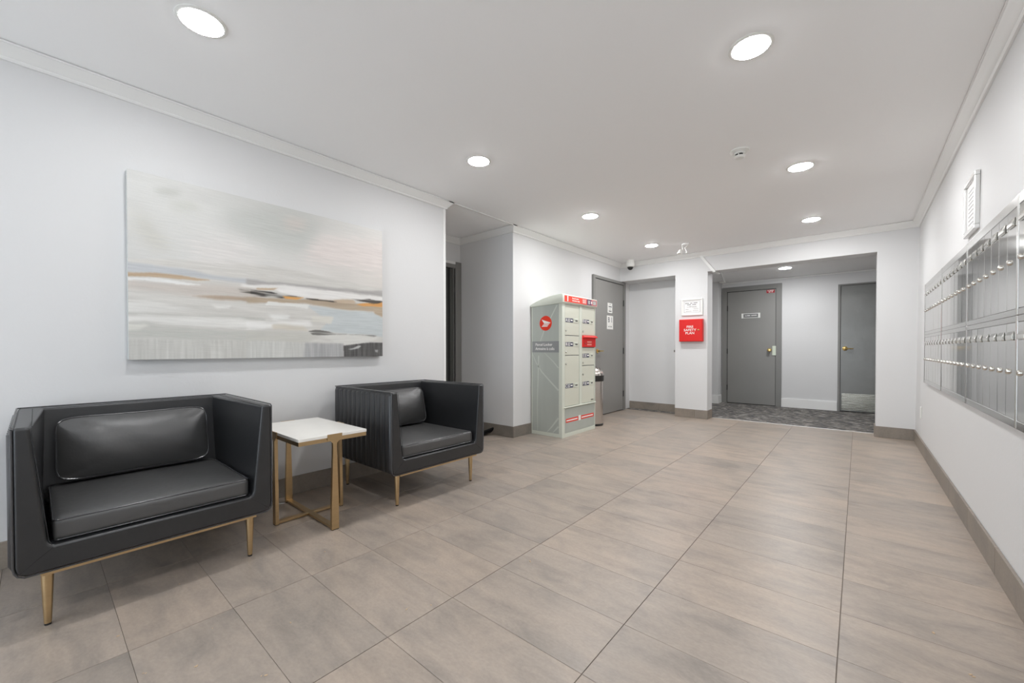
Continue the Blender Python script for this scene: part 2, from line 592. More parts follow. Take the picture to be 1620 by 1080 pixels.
# thin gap where the hall ceiling meets its back wall: small bead
bm = new(); box(bm, -2.0, 1.5, 8.588, 8.60, 2.268, 2.284)
struct('trim_11', bm, M['trim'], smooth=False)

# ================================================================== DOORS
def hinge(parent, x0, x1, y0, y1, z):
    bm = new(); box(bm, x0, x1, y0, y1, z - 0.05, z + 0.05, 0.002, 1)
    link('hinge', bm, M['black_plastic'], parent, smooth=False)

# door_1: grey door on the left wall
bm = new(); box(bm, XL, XL + 0.022, 5.492, 6.448, 0.012, 2.098, 0.002, 1)
d1 = struct('door_1', bm, M['door'], smooth=False)
d1['label'] = 'grey door on the left wall carrying a B1 sign'
bm = new()
box(bm, XL, XL + 0.019, 5.48, 6.46, 0.006, 2.11)  # dark sheet that paints the shade in the gap round the slab
link('shadow_gap', bm, M['dark'], d1, smooth=False)
bm = new()
box(bm, XL, XL + 0.034, 5.425, 5.486, 0, 2.150, 0.002, 1)
box(bm, XL, XL + 0.034, 6.455, 6.528, 0, 2.150, 0.002, 1)
box(bm, XL, XL + 0.034, 5.486, 6.455, 2.106, 2.150, 0.002, 1)
link('door_frame', bm, M['casing'], d1, smooth=False)
for z in (1.80, 1.0, 0.28): hinge(d1, XL + 0.02, XL + 0.036, 6.444, 6.460, z)
bm = new()
lathe(bm, [(0.0, 0.0), (0.034, 0.0), (0.034, 0.008), (0.012, 0.014), (0.011, 0.05), (0.0, 0.052)], (XL + 0.022, 5.56, 1.0), 20, 'x')
box(bm, XL + 0.06, XL + 0.078, 5.552, 5.665, 0.991, 1.009, 0.006, 2)
h = link('lever_handle', bm, M['brass_bright'], d1)
h['label'] = 'brass lever handle'
bm = new(); box(bm, XL + 0.022, XL + 0.027, 5.866, 6.072, 1.345, 1.562, 0.002, 1)
s = link('room_sign', bm, M['white_plastic'], d1, smooth=False); s['label'] = 'white plaque reading B 1'
bm = text_bm('B 1', 0.115, (XL + 0.0272, 5.972, 1.492), '+x', bold=0.002, sx=1.05)
link('lettering', bm, M['grey_text'], s, smooth=False)
bm = new()
for k, y in enumerate([5.905, 5.918, 5.931, 5.955, 5.968, 5.99, 6.003, 6.016]):
    box(bm, XL + 0.027, XL + 0.028, y, y + 0.008, 1.378, 1.40 if k % 2 else 1.392)
link('raised_dots', bm, M['grey_text'], s, smooth=False)
bm = new(); box(bm, XL + 0.022, XL + 0.026, 5.888, 6.046, 1.606, 1.765, 0.002, 1)
s = link('notice_plaque', bm, M['white_plastic'], d1, smooth=False); s['label'] = 'smaller white notice above the B 1 plaque'
bm = new()
for z, a, b in ((1.742, 5.955, 5.98), (1.705, 5.92, 6.02), (1.668, 5.955, 5.98), (1.634, 5.925, 6.015)):
    box(bm, XL + 0.026, XL + 0.0268, a, b, z - (0.009 if b - a > .05 else 0.006), z + (0.009 if b - a > .05 else 0.006))
link('lettering', bm, M['grey_text'], s, smooth=False)

# door_2: door in the nook, its shade painted in with dark panels and backing
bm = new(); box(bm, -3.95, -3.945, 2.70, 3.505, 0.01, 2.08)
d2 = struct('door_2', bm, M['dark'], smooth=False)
d2['label'] = 'shade-darkened door at the back of the nook beside the armchair'
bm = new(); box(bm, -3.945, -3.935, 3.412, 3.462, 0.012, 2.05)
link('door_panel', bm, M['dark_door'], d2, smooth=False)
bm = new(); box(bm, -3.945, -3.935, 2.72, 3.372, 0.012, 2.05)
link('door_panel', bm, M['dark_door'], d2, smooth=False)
bm = new(); box(bm, -3.945, -3.930, 3.466, 3.473, 0.012, 2.06)
link('door_stop', bm, M['casing'], d2, smooth=False)
bm = new(); box(bm, -3.95, -3.925, 3.500, 3.598, 0, 2.145, 0.002, 1); box(bm, -3.95, -3.93, 2.62, 3.50, 2.062, 2.112); box(bm, -3.95, -3.925, 2.62, 2.70, 0, 2.112)
link('door_frame', bm, M['casing'], d2, smooth=False)
bm = new(); box(bm, -3.95, -3.925, 2.62, 3.497, 2.113, 2.143)
link('head_strip', bm, M['trim'], d2, smooth=False)

# door_3: grey door with name plate at the back of the hall
YB = 8.60
bm = new(); box(bm, -1.903, -1.127, YB - 0.022, YB, 0.016, 2.102, 0.002, 1)
d3 = struct('door_3', bm, M['door'], smooth=False)
d3['label'] = 'grey door with a small framed name plate at the back of the hall'
bm = new(); box(bm, -1.912, -1.118, YB - 0.020, YB, 0.006, 2.114)  # dark sheet, painted shade between slab and frame
link('shadow_gap', bm, M['dark'], d3, smooth=False)
bm = new()
prism(bm, [(-1.995, 0.004), (-1.910, 0.004), (-1.910, 2.110), (-1.995, 2.195)], 'y', YB - 0.034, YB)
prism(bm, [(-1.120, 0.004), (-1.035, 0.004), (-1.035, 2.195), (-1.120, 2.110)], 'y', YB - 0.034, YB)
prism(bm, [(-1.995, 2.196), (-1.911, 2.112), (-1.119, 2.112), (-1.035, 2.196)], 'y', YB - 0.034, YB)
link('door_frame', bm, M['casing'], d3, smooth=False)
for z in (1.80, 0.99, 0.30): hinge(d3, -1.912, -1.898, YB - 0.036, YB - 0.02, z)
bm = new(); box(bm, -1.175, -1.118, YB - 0.037, YB - 0.022, 0.915, 1.085, 0.003, 1)
link('lock_guard', bm, mat('pale_green_brass', srgb(198, 202, 184), 0.35, 0.8), d3, smooth=False)
bm = new(); lathe(bm, [(0.0, 0.0), (0.03, 0.0), (0.03, 0.006), (0.012, 0.012), (0.012, 0.035), (0.03, 0.045), (0.032, 0.06), (0.022, 0.072), (0.0, 0.075)], (-1.215, YB - 0.022, 1.01), 20, '-y')
link('door_knob', bm, M['brass_bright'], d3)
bm = new(); box(bm, -1.665, -1.37, YB - 0.026, YB - 0.022, 1.605, 1.682)
s = link('name_plate', bm, M['plate'], d3, smooth=False); s['label'] = 'grey name plate with white ends'
bm = new()
box(bm, -1.668, -1.635, YB - 0.031, YB - 0.024, 1.598, 1.690, 0.002, 1); box(bm, -1.397, -1.364, YB - 0.031, YB - 0.024, 1.598, 1.690, 0.002, 1)
box(bm, -1.64, -1.39, YB - 0.030, YB - 0.024, 1.678, 1.688); box(bm, -1.64, -1.39, YB - 0.030, YB - 0.024, 1.600, 1.609)
link('plate_holder', bm, M['white_plastic'], s, smooth=False)
bm = new()
for a, b, z0, z1 in ((-1.61, -1.575, 1.638, 1.649), (-1.57, -1.545, 1.638, 1.655), (-1.542, -1.525, 1.638, 1.655), (-1.505, -1.485, 1.638, 1.655), (-1.478, -1.455, 1.640, 1.656), (-1.45, -1.42, 1.641, 1.656)):
    box(bm, a, b, YB - 0.0268, YB - 0.026, z0, z1)
link('lettering', bm, M['paper'], s, smooth=False)
bm = new(); box(bm, -1.268, -1.143, YB - 0.0235, YB - 0.022, 2.035, 2.092)
s = link('door_sticker', bm, M['sticker_red'], d3, smooth=False); s['label'] = 'red sticker in the upper corner'
bm = new()
for a, b, z in ((-1.252, -1.235, 2.075), (-1.225, -1.16, 2.077), (-1.235, -1.205, 2.053), (-1.195, -1.17, 2.053)):
    box(bm, a, b, YB - 0.0242, YB - 0.0235, z - 0.006, z + 0.006)
link('lettering', bm, M['white_print'], s, smooth=False)

# door_4: metal door with kick plate
bm = new(); box(bm, -0.222, 0.66, YB - 0.030, YB, 0.016, 2.058, 0.002, 1)
d4 = struct('door_4', bm, M['door_metal'], smooth=False)
d4['label'] = 'grey metal door with a kick plate at the right of the hall'
bm = new(); box(bm, -0.228, 0.667, YB - 0.027, YB, 0.006, 2.064)  # shade of the frame gap, painted as a dark sheet
link('shadow_gap', bm, M['dark'], d4, smooth=False)
bm = new(); box(bm, -0.258, -0.226, YB - 0.04, YB, 0.004, 2.085, 0.002, 1); box(bm, -0.226, 0.665, YB - 0.04, YB, 2.062, 2.085, 0.002, 1); box(bm, 0.665, 0.697, YB - 0.04, YB, 0.004, 2.085, 0.002, 1)
link('door_frame', bm, M['casing'], d4, smooth=False)
bm = new(); box(bm, -0.205, 0.64, YB - 0.033, YB - 0.030, 0.03, 0.305, 0.001, 1)
link('kick_plate', bm, M['kick'], d4, smooth=False)
bm = new()
lathe(bm, [(0.0, 0.0), (0.036, 0.0), (0.036, 0.007), (0.02, 0.012), (0.012, 0.014), (0.011, 0.05), (0.0, 0.052)], (-0.165, YB - 0.03, 1.035), 24, '-y')
tube(bm, [(-0.165, YB - 0.078, 1.035), (-0.12, YB - 0.082, 1.033), (-0.06, YB - 0.08, 1.032)], [0.011, 0.009, 0.008], 10)
h = link('lever_handle', bm, M['brass_bright'], d4); h['label'] = 'brass lever handle'

# ================================================================== FURNITURE
def prism_sharp(bm, pts, axis, a, b, r, seg=3, ang=0.6):
    t = new(); prism(t, pts, axis, a, b)
    ge = [e for e in t.edges if len(e.link_faces) == 2 and e.calc_face_angle() > ang]
    bmesh.ops.bevel(t, geom=ge, offset=r, segments=seg, profile=0.5, affect='EDGES', clamp_overlap=True)
    return merge(bm, t)

def cushion(bm, c, half, r, bulge=(0, 0, 0), cuts=15, matrix=None):
    t = bmesh.new()
    bmesh.ops.create_cube(t, size=2.0)
    bmesh.ops.subdivide_edges(t, edges=t.edges[:], cuts=cuts, use_grid_fill=True)
    H = Vector(half)
    for v in t.verts:
        p = Vector([math.sin(max(-1, min(1, q)) * math.pi / 2) for q in v.co])
        w = Vector([p[i] * H[i] for i in range(3)])
        q = Vector([max(-(H[i] - r), min(H[i] - r, w[i])) for i in range(3)])
        d = w - q
        if d.length > 1e-9: w = q + d.normalized() * r
        k = [(1 - abs(p[i]) ** 4) for i in range(3)]
        w.x += bulge[0] * (1 if p.x > 0 else -1) * k[1] * k[2] * abs(p.x)
        w.y += bulge[1] * (1 if p.y > 0 else -1) * k[0] * k[2] * abs(p.y)
        w.z += bulge[2] * (1 if p.z > 0 else -1) * k[0] * k[1] * abs(p.z)
        v.co = w
    t.transform(Matrix.Translation(c))
    if matrix: t.transform(matrix)
    return merge(bm, t)

def round_rect(hx, hy, r, z, cx=0, cy=0, n=5):
    out = []
    for (sx, sy, a0) in ((1, 1, 0), (-1, 1, 90), (-1, -1, 180), (1, -1, 270)):
        for k in range(n + 1):
            a = math.radians(a0 + 90 * k / n)
            out.append((cx + sx * (hx - r) + r * math.cos(a), cy + sy * (hy - r) + r * math.sin(a), z))
    return out

def make_armchair(loc, label):
    t = thing('armchair', label, 'armchair', loc, 'matching black leather armchairs')
    D, Wd, zb, zt = 0.375, 0.41, 0.222, 0.752
    pts = [(-Wd, zt), (-Wd, .26), (-Wd + .003, .243), (-Wd + .011, .230), (-Wd + .026, zb), (Wd - .026, zb), (Wd - .011, .230), (Wd - .003, .243), (Wd, .26), (Wd, zt),
           (Wd - .040, zt), (Wd - .078, .335), (Wd - .085, .320), (Wd - .098, .312), (-Wd + .098, .312), (-Wd + .085, .320), (-Wd + .078, .335), (-Wd + .040, zt)]
    bm = new(); prism_sharp(bm, pts, 'x', -D, D, .012)
    for v in bm.verts:
        if abs(v.co.y) < Wd - .022 and v.co.z > .32:
            v.co.y -= math.copysign(.045 * min(1, (D - v.co.x) / (1.4 * D)) ** .8 * (v.co.z - .32) / .43, v.co.y)
    weighted(link('frame', bm, M['leather'], t, world=False))
    bm = new(); prism_sharp(bm, [(-D + .002, .30), (-D + .002, zt - .001), (-D + .062, zt - .001), (-D + .118, .30)], 'y', -.371, .371, .010)
    weighted(link('backrest', bm, M['leather'], t, world=False))
    # channel-stitched outer side panels
    for s in (-1, 1):
        bm = new()
        n, per = 12, 6
        x0, x1 = -D + .006, D - .012
        cols = []
        for i in range(n * per + 1):
            u = i / per
            f = (u % 1.0)
            b = .013 * (1 - abs(2 * f - 1) ** 2.2) + .0005
            x = x0 + (x1 - x0) * u / n
            cols.append([bm.verts.new((x, s * (Wd - .002), zt - .012)), bm.verts.new((x, s * (Wd + b), zt - .026)), bm.verts.new((x, s * (Wd + b), .262)), bm.verts.new((x, s * (Wd - .002), .236))])
        for a, b in zip(cols, cols[1:]):
            for k in range(3): bm.faces.new((a[k], b[k], b[k + 1], a[k + 1]))
        bm.faces.new(cols[0]); bm.faces.new(cols[-1])
        bmesh.ops.recalc_face_normals(bm, faces=bm.faces[:])
        link('channelled_panel', bm, M['leather'], t, world=False, angle=60)
    # piping round the front edge and along the top outer edges
    bm = new()
    e = .0015
    path = [(D - .004, -Wd - e, zt - .006)] + [(D - .004, y + (e if y > 0 else -e), z - (e if z < .24 else 0)) for y, z in pts[1:9]] + [(D - .004, Wd + e, zt - .006)]
    tube(bm, path, .0034, 6)
    tube(bm, [(D - .004, -Wd - e, zt - .006), (D - .014, -Wd - e, zt + .001), (-D + .006, -Wd - e, zt + .001), (-D + .001, -Wd + .01, zt + .001), (-D + .001, Wd - .01, zt + .001), (-D + .006, Wd + e, zt + .001), (D - .014, Wd + e, zt + .001), (D - .004, Wd + e, zt - .006)], .0034, 6)
    link('piping', bm, M['piping'], t, world=False)
    # seams
    bm = new()
    for s in (-1, 1):
        tube(bm, [(D + .0003, s * (Wd - .044), zt - .012), (D + .0003, s * (Wd - .082), .335), (D + .0003, s * (Wd - .09), .316)], .0012, 5)
        tube(bm, [(D + .0003, s * (Wd - .092), .306), (D + .0003, s * (Wd - .014), .238)], .0012, 5)
        tube(bm, [(D - .012, s * (Wd - .046), zt + .0003), (-D + .07, s * (Wd - .046), zt + .0003)], .0012, 5)
    tube(bm, [(D + .0003, -Wd + .1, .303), (D + .0003, Wd - .1, .303)], .0012, 5)
    link('seam', bm, M['stitch'], t, world=False)
    # seat cushion
    bm = new()
    cushion(bm, (.046, 0, .356), (.302, .319, .041), .016, (.006, 0, .010))
    sc = link('seat_cushion', bm, M['leather_sheen'], t, world=False, angle=70)
    bm = new()
    tube(bm, round_rect(.2995, .3165, .018, .393, .046), .0032, 6, closed=True)
    tube(bm, round_rect(.2995, .3165, .018, .319, .046), .0032, 6, closed=True)
    link('piping', bm, M['piping'], sc, world=False)
    # brass rail and tapered legs
    bm = new()
    for a, b, c, d in ((.350, .363, -.345, .345), (-.345, -.333, -.35, .35), (-.345, .345, -.35, -.338), (-.345, .345, .338, .35)):
        box(bm, a, b, c, d, .205, .2225)
    link('rail', bm, M['brass'], t, world=False, smooth=False)
    for x in (.308, -.345):
        for y in (-.332, .332):
            bm = new()
            lathe(bm, [(.0095, .007), (.0105, .012), (.0165, .17), (.0168, .2222)], (x, y, 0), 20)
            lg = link('leg', bm, M['brass'], t, world=False)
            bm = new(); lathe(bm, [(.0093, 0), (.0096, .0072)], (x, y, 0), 16)
            link('glide', bm, M['rubber'], lg, world=False)
    return t

make_armchair((-2.61, 0.355, 0), 'black leather armchair nearest the camera, front under the left end of the painting')
make_armchair((-2.61, 1.868, 0), 'black leather armchair farther away, its channel-stitched side facing the marble table')

def make_pillow(loc, label, rz=0.0):
    t = thing('lumbar_pillow', label, 'pillow', loc, 'black leather pillows on the armchairs')
    t.rotation_euler = (0, math.radians(-13), rz)
    hy, hz, T = .292, .150, .066
    bm = new()
    N, K = 40, 22
    def outline(u, v):
        # superellipse square->rounded with slightly drawn-in sides
        a = hy * (1 - .022 * (1 - v * v)); b = hz * (1 - .05 * (1 - u * u))
        m = max(abs(u), abs(v))
        p = 7.0
        nrm = (abs(u) ** p + abs(v) ** p) ** (1 / p)
        k = m / nrm if nrm > 1e-6 else 1
        return a * u * k, b * v * k
    front, back = [], []
    for j in range(K + 1):
        rf, rb = [], []
        for i in range(N + 1):
            u = math.sin((2 * i / N - 1) * math.pi / 2); v = math.sin((2 * j / K - 1) * math.pi / 2)
            y, z = outline(u, v)
            th = T * (max(0, 1 - u ** 4) ** .8) * (max(0, 1 - v * v) ** .8) + .002
            th *= 1 + .05 * math.sin(9 * u + 3 * v) * (1 - abs(v))
            edge = i in (0, N) or j in (0, K)
            vf = bm.verts.new((th, y, z)); rf.append(vf)
            rb.append(vf if edge else bm.verts.new((-th * .8, y, z)))
        front.append(rf); back.append(rb)
    for j in range(K):
        for i in range(N):
            bm.faces.new((front[j][i], front[j][i + 1], front[j + 1][i + 1], front[j + 1][i]))
            q = (back[j][i], back[j + 1][i], back[j + 1][i + 1], back[j][i + 1])
            try: bm.faces.new(q)
            except ValueError: pass
    bmesh.ops.recalc_face_normals(bm, faces=bm.faces[:])
    link('pillow_cover', bm, M['leather_sheen'], t, world=False, angle=80)
    loop = []
    M_ = 24
    for k in range(M_): loop.append((-1 + 2 * k / M_, -1))
    for k in range(M_ // 2): loop.append((1, -1 + 4 * k / M_))
    for k in range(M_): loop.append((1 - 2 * k / M_, 1))
    for k in range(M_ // 2): loop.append((-1, 1 - 4 * k / M_))
    bm = new(); tube(bm, [(.001, *outline(u, v)) for u, v in loop], .0048, 6, closed=True)
    link('piping', bm, M['piping'], t, world=False)
    return t
make_pillow((-2.822, .347, .562), 'black leather lumbar pillow with piping in the nearest armchair')
make_pillow((-2.822, 1.868, .562), 'black leather lumbar pillow in the armchair beyond the side table')

# ---- side table
TX_, TY_ = -2.595, 1.103
tb = thing('side_table', 'small side table with white stone top and brass legs between the armchairs', 'side table', (TX_, TY_, 0))
bm = new(); box(bm, -.328, .328, -.198, .198, .529, .546, .002, 2)
link('tabletop', bm, M['stone'], tb, world=False, smooth=False)['label'] = 'white stone slab'
bm = new()
box(bm, .31, .326, -.196, .196, .507, .529); box(bm, -.326, -.31, -.196, .196, .507, .529); box(bm, -.31, .31, -.196, -.18, .507, .529); box(bm, -.31, .31, .18, .196, .507, .529)
link('rail', bm, M['brass'], tb, world=False, smooth=False)
for (dx, dy) in ((1, 0), (-1, 0), (0, 1), (0, -1)):
    R = Matrix.Rotation(math.atan2(dy, dx), 4, 'Z')
    e = .329 if dx else .199
    bm = new()
    # leg: flat bar, wider at the foot
    prism(bm, [(-.021, .004), (.021, .004), (.020, .15), (.011, .47), (.012, .495), (.030, .512), (.042, .516), (.042, .5475), (-.042, .5475), (-.042, .516), (-.030, .512), (-.012, .495), (-.011, .47), (-.020, .15)], 'x', e, e + .0045)
    prism(bm, [(-.021, .004), (.021, .004), (.020, .15), (.011, .47), (.011, .508), (-.011, .508), (-.011, .47), (-.020, .15)], 'x', e - .014, e + .001)
    bm.transform(R)
    lg = link('leg', bm, M['brass'], tb, world=False, smooth=False)
    bm = new(); box(bm, e - .014, e + .004, -.019, .019, 0, .0045); bm.transform(R)
    link('foot_pad', bm, M['rubber'], lg, world=False, smooth=False)
bm = new()
box(bm, -.318, .318, -.016, .016, .005, .019, .001, 1)
link('stretcher', bm, M['brass'], tb, world=False, smooth=False)
bm = new()
box(bm, -.016, .016, -.188, -.016, .005, .0188, .001, 1); box(bm, -.016, .016, .016, .188, .005, .0188, .001, 1)
link('stretcher', bm, M['brass'], tb, world=False, smooth=False)

# ================================================================== PAINTING
ART=[
([[-0.058,0.511],[0.274,0.595],[0.472,0.598],[1.057,0.53],[1.056,-0.147],[-0.06,-0.072]],(204, 202, 197),3,0),
([[0.287,0.9],[0.474,0.985],[0.668,0.987],[0.668,0.746],[0.458,0.712],[0.3,0.797]],(190, 192, 188),30,0.5),
([[0.074,0.927],[0.125,0.955],[0.162,0.942],[0.119,0.909],[0.079,0.901]],(188, 189, 184),7,0.5),
([[0.109,0.869],[0.189,0.892],[0.206,0.857],[0.134,0.84]],(194, 195, 188),12,0.5),
([[0.011,0.81],[0.058,0.762],[0.123,0.617],[0.077,0.583],[0.019,0.682]],(198, 197, 190),18,0.5),
([[0.188,0.707],[0.337,0.744],[0.444,0.638],[0.274,0.563],[0.171,0.589]],(216, 213, 210),22,0.5),
([[0.668,0.86],[1.003,0.91],[1.002,0.665],[0.586,0.674]],(218, 210, 206),20,0.5),
([[0.51,0.928],[0.611,0.953],[0.594,0.874],[0.517,0.859]],(202, 196, 190),14,0.5),
([[-0.009,0.517],[0.074,0.506],[0.165,0.504],[0.266,0.491],[0.433,0.494],[0.433,0.472],[0.232,0.469],[0.074,0.469],[-0.01,0.462]],(187, 190, 193),3,0.5),
([[0.362,0.492],[0.554,0.498],[0.698,0.502],[0.86,0.51],[1.018,0.522],[1.018,0.475],[0.75,0.471],[0.554,0.463],[0.361,0.462]],(170, 167, 165),2,0.6),
([[-0.01,0.42],[0.134,0.42],[0.266,0.438],[0.433,0.442],[0.433,0.381],[0.266,0.376],[0.165,0.36],[0.074,0.375],[-0.01,0.372]],(198, 191, 184),6,0.5),
([[-0.01,0.458],[0.074,0.473],[0.165,0.472],[0.245,0.46],[0.198,0.451],[0.104,0.449],[0.045,0.445],[-0.01,0.436]],(182, 160, 134),1.5,0.4),
([[-0.01,0.434],[0.074,0.444],[0.165,0.432],[0.218,0.428],[0.134,0.418],[0.045,0.426],[-0.01,0.422]],(228, 228, 226),1.5,0.4),
([[0.35,0.463],[0.509,0.481],[0.698,0.479],[0.86,0.478],[1.018,0.466],[1.018,0.441],[0.86,0.438],[0.698,0.403],[0.554,0.419],[0.466,0.448],[0.339,0.451]],(227, 225, 222),2,0.5),
([[0.178,0.363],[0.302,0.381],[0.433,0.383],[0.433,0.35],[0.265,0.35]],(172, 155, 138),3,0.6),
([[0.361,0.38],[0.595,0.402],[0.75,0.419],[0.859,0.403],[1.018,0.405],[1.018,0.367],[0.942,0.354],[0.803,0.351],[0.6,0.368],[0.361,0.343]],(174, 158, 138),2.5,0.6),
([[0.948,0.363],[1.018,0.38],[1.018,0.319],[0.955,0.316]],(180, 162, 140),3,0.6),
([[0.331,0.427],[0.377,0.428],[0.433,0.421],[0.433,0.392],[0.389,0.39],[0.339,0.411]],(70, 66, 60),2.5,1),
([[0.377,0.428],[0.457,0.431],[0.509,0.419],[0.59,0.416],[0.509,0.397],[0.449,0.394],[0.377,0.391]],(48, 46, 44),1.5,0.9),
([[0.4,0.446],[0.487,0.457],[0.466,0.444],[0.4,0.436]],(186, 165, 140),1.5,0.5),
([[0.502,0.413],[0.595,0.414],[0.567,0.397],[0.513,0.393]],(214, 158, 90),1,0.3),
([[0.848,0.398],[0.949,0.421],[1.018,0.435],[1.018,0.4],[0.888,0.389]],(212, 156, 92),1.2,0.3),
([[0.595,0.407],[0.718,0.409],[0.76,0.398],[0.697,0.397],[0.628,0.395]],(60, 56, 52),1,0.7),
([[0.82,0.438],[0.918,0.446],[1.018,0.439],[0.949,0.408],[0.888,0.421]],(72, 66, 60),1,0.7),
([[0.728,0.416],[0.776,0.43],[0.836,0.432],[0.848,0.408],[0.776,0.395]],(190, 172, 150),2,0.5),
([[0.433,0.34],[0.445,0.36],[0.618,0.363],[0.609,0.334],[0.509,0.343]],(222, 222, 218),1.5,0.4),
([[0.609,0.36],[0.803,0.346],[0.942,0.348],[1.005,0.31],[1.017,0.158],[0.803,0.17],[0.666,0.189],[0.733,0.293],[0.667,0.294]],(192, 198, 199),3,0.5),
([[0.628,0.283],[0.733,0.293],[0.717,0.231],[0.628,0.247]],(209, 207, 199),2.5,0.4),
([[-0.01,0.303],[0.065,0.314],[0.103,0.304],[0.207,0.281],[0.073,0.254],[-0.01,0.246]],(214, 213, 209),5,0.5),
([[0.241,0.318],[0.305,0.317],[0.301,0.301],[0.258,0.302]],(224, 223, 219),2,0.5),
([[-0.01,0.252],[0.133,0.25],[0.265,0.255],[0.432,0.25],[0.432,0.242],[0.23,0.245],[-0.01,0.239]],(184, 184, 178),2,0.5),
([[-0.01,0.234],[0.23,0.243],[0.432,0.238],[0.432,0.187],[0.265,0.186],[0.164,0.192],[0.044,0.212],[-0.011,0.196]],(221, 220, 216),4,0.5),
([[-0.011,0.152],[0.011,0.203],[0.053,0.207],[0.088,0.186],[0.177,0.181],[0.265,0.167],[0.432,0.167],[0.432,0.106],[0.23,0.109],[0.102,0.117],[-0.011,0.118]],(187, 188, 182),4,0.7),
([[-0.006,0.18],[0.044,0.197],[0.061,0.179],[0.03,0.163],[-0.006,0.157]],(214, 213, 206),3,0.5),
([[0.361,0.17],[0.465,0.172],[0.599,0.172],[0.666,0.145],[0.598,0.098],[0.36,0.104]],(192, 191, 184),4,0.7),
([[0.445,0.283],[0.526,0.288],[0.533,0.26],[0.465,0.246]],(224, 224, 221),4,0.4),
([[0.361,0.232],[0.618,0.253],[0.632,0.226],[0.553,0.212],[0.457,0.2],[0.361,0.176]],(227, 226, 223),4,0.4),
([[0.461,0.223],[0.589,0.215],[0.613,0.18],[0.461,0.182]],(204, 198, 186),4,0.5),
([[0.613,0.18],[0.662,0.191],[0.749,0.168],[0.966,0.162],[0.948,0.15],[0.803,0.164],[0.696,0.157],[0.632,0.155]],(105, 104, 100),1.2,0.7),
([[0.666,0.153],[0.803,0.167],[0.979,0.15],[0.894,0.094],[0.781,0.088],[0.727,0.115]],(211, 210, 205),2,0.4),
([[-0.011,0.107],[0.23,0.113],[0.432,0.108],[0.432,-0.048],[-0.012,-0.029]],(197, 196, 191),2.5,2),
([[0.36,0.104],[0.598,0.102],[0.598,-0.054],[0.36,-0.045]],(196, 196, 192),2.5,2),
([[0.598,0.104],[0.781,0.102],[0.786,-0.062],[0.589,-0.054]],(170, 170, 170),2,2.5),
([[0.781,0.083],[0.882,0.104],[1.017,0.107],[1.017,-0.072],[0.786,-0.062]],(88, 87, 86),1.5,4),
([[0.802,0.059],[0.87,0.08],[0.876,0.072],[0.825,0.055]],(190, 190, 188),1,0),
([[0.954,0.049],[0.974,0.049],[0.971,0.029],[0.957,0.029]],(160, 160, 160),0.8,0)]

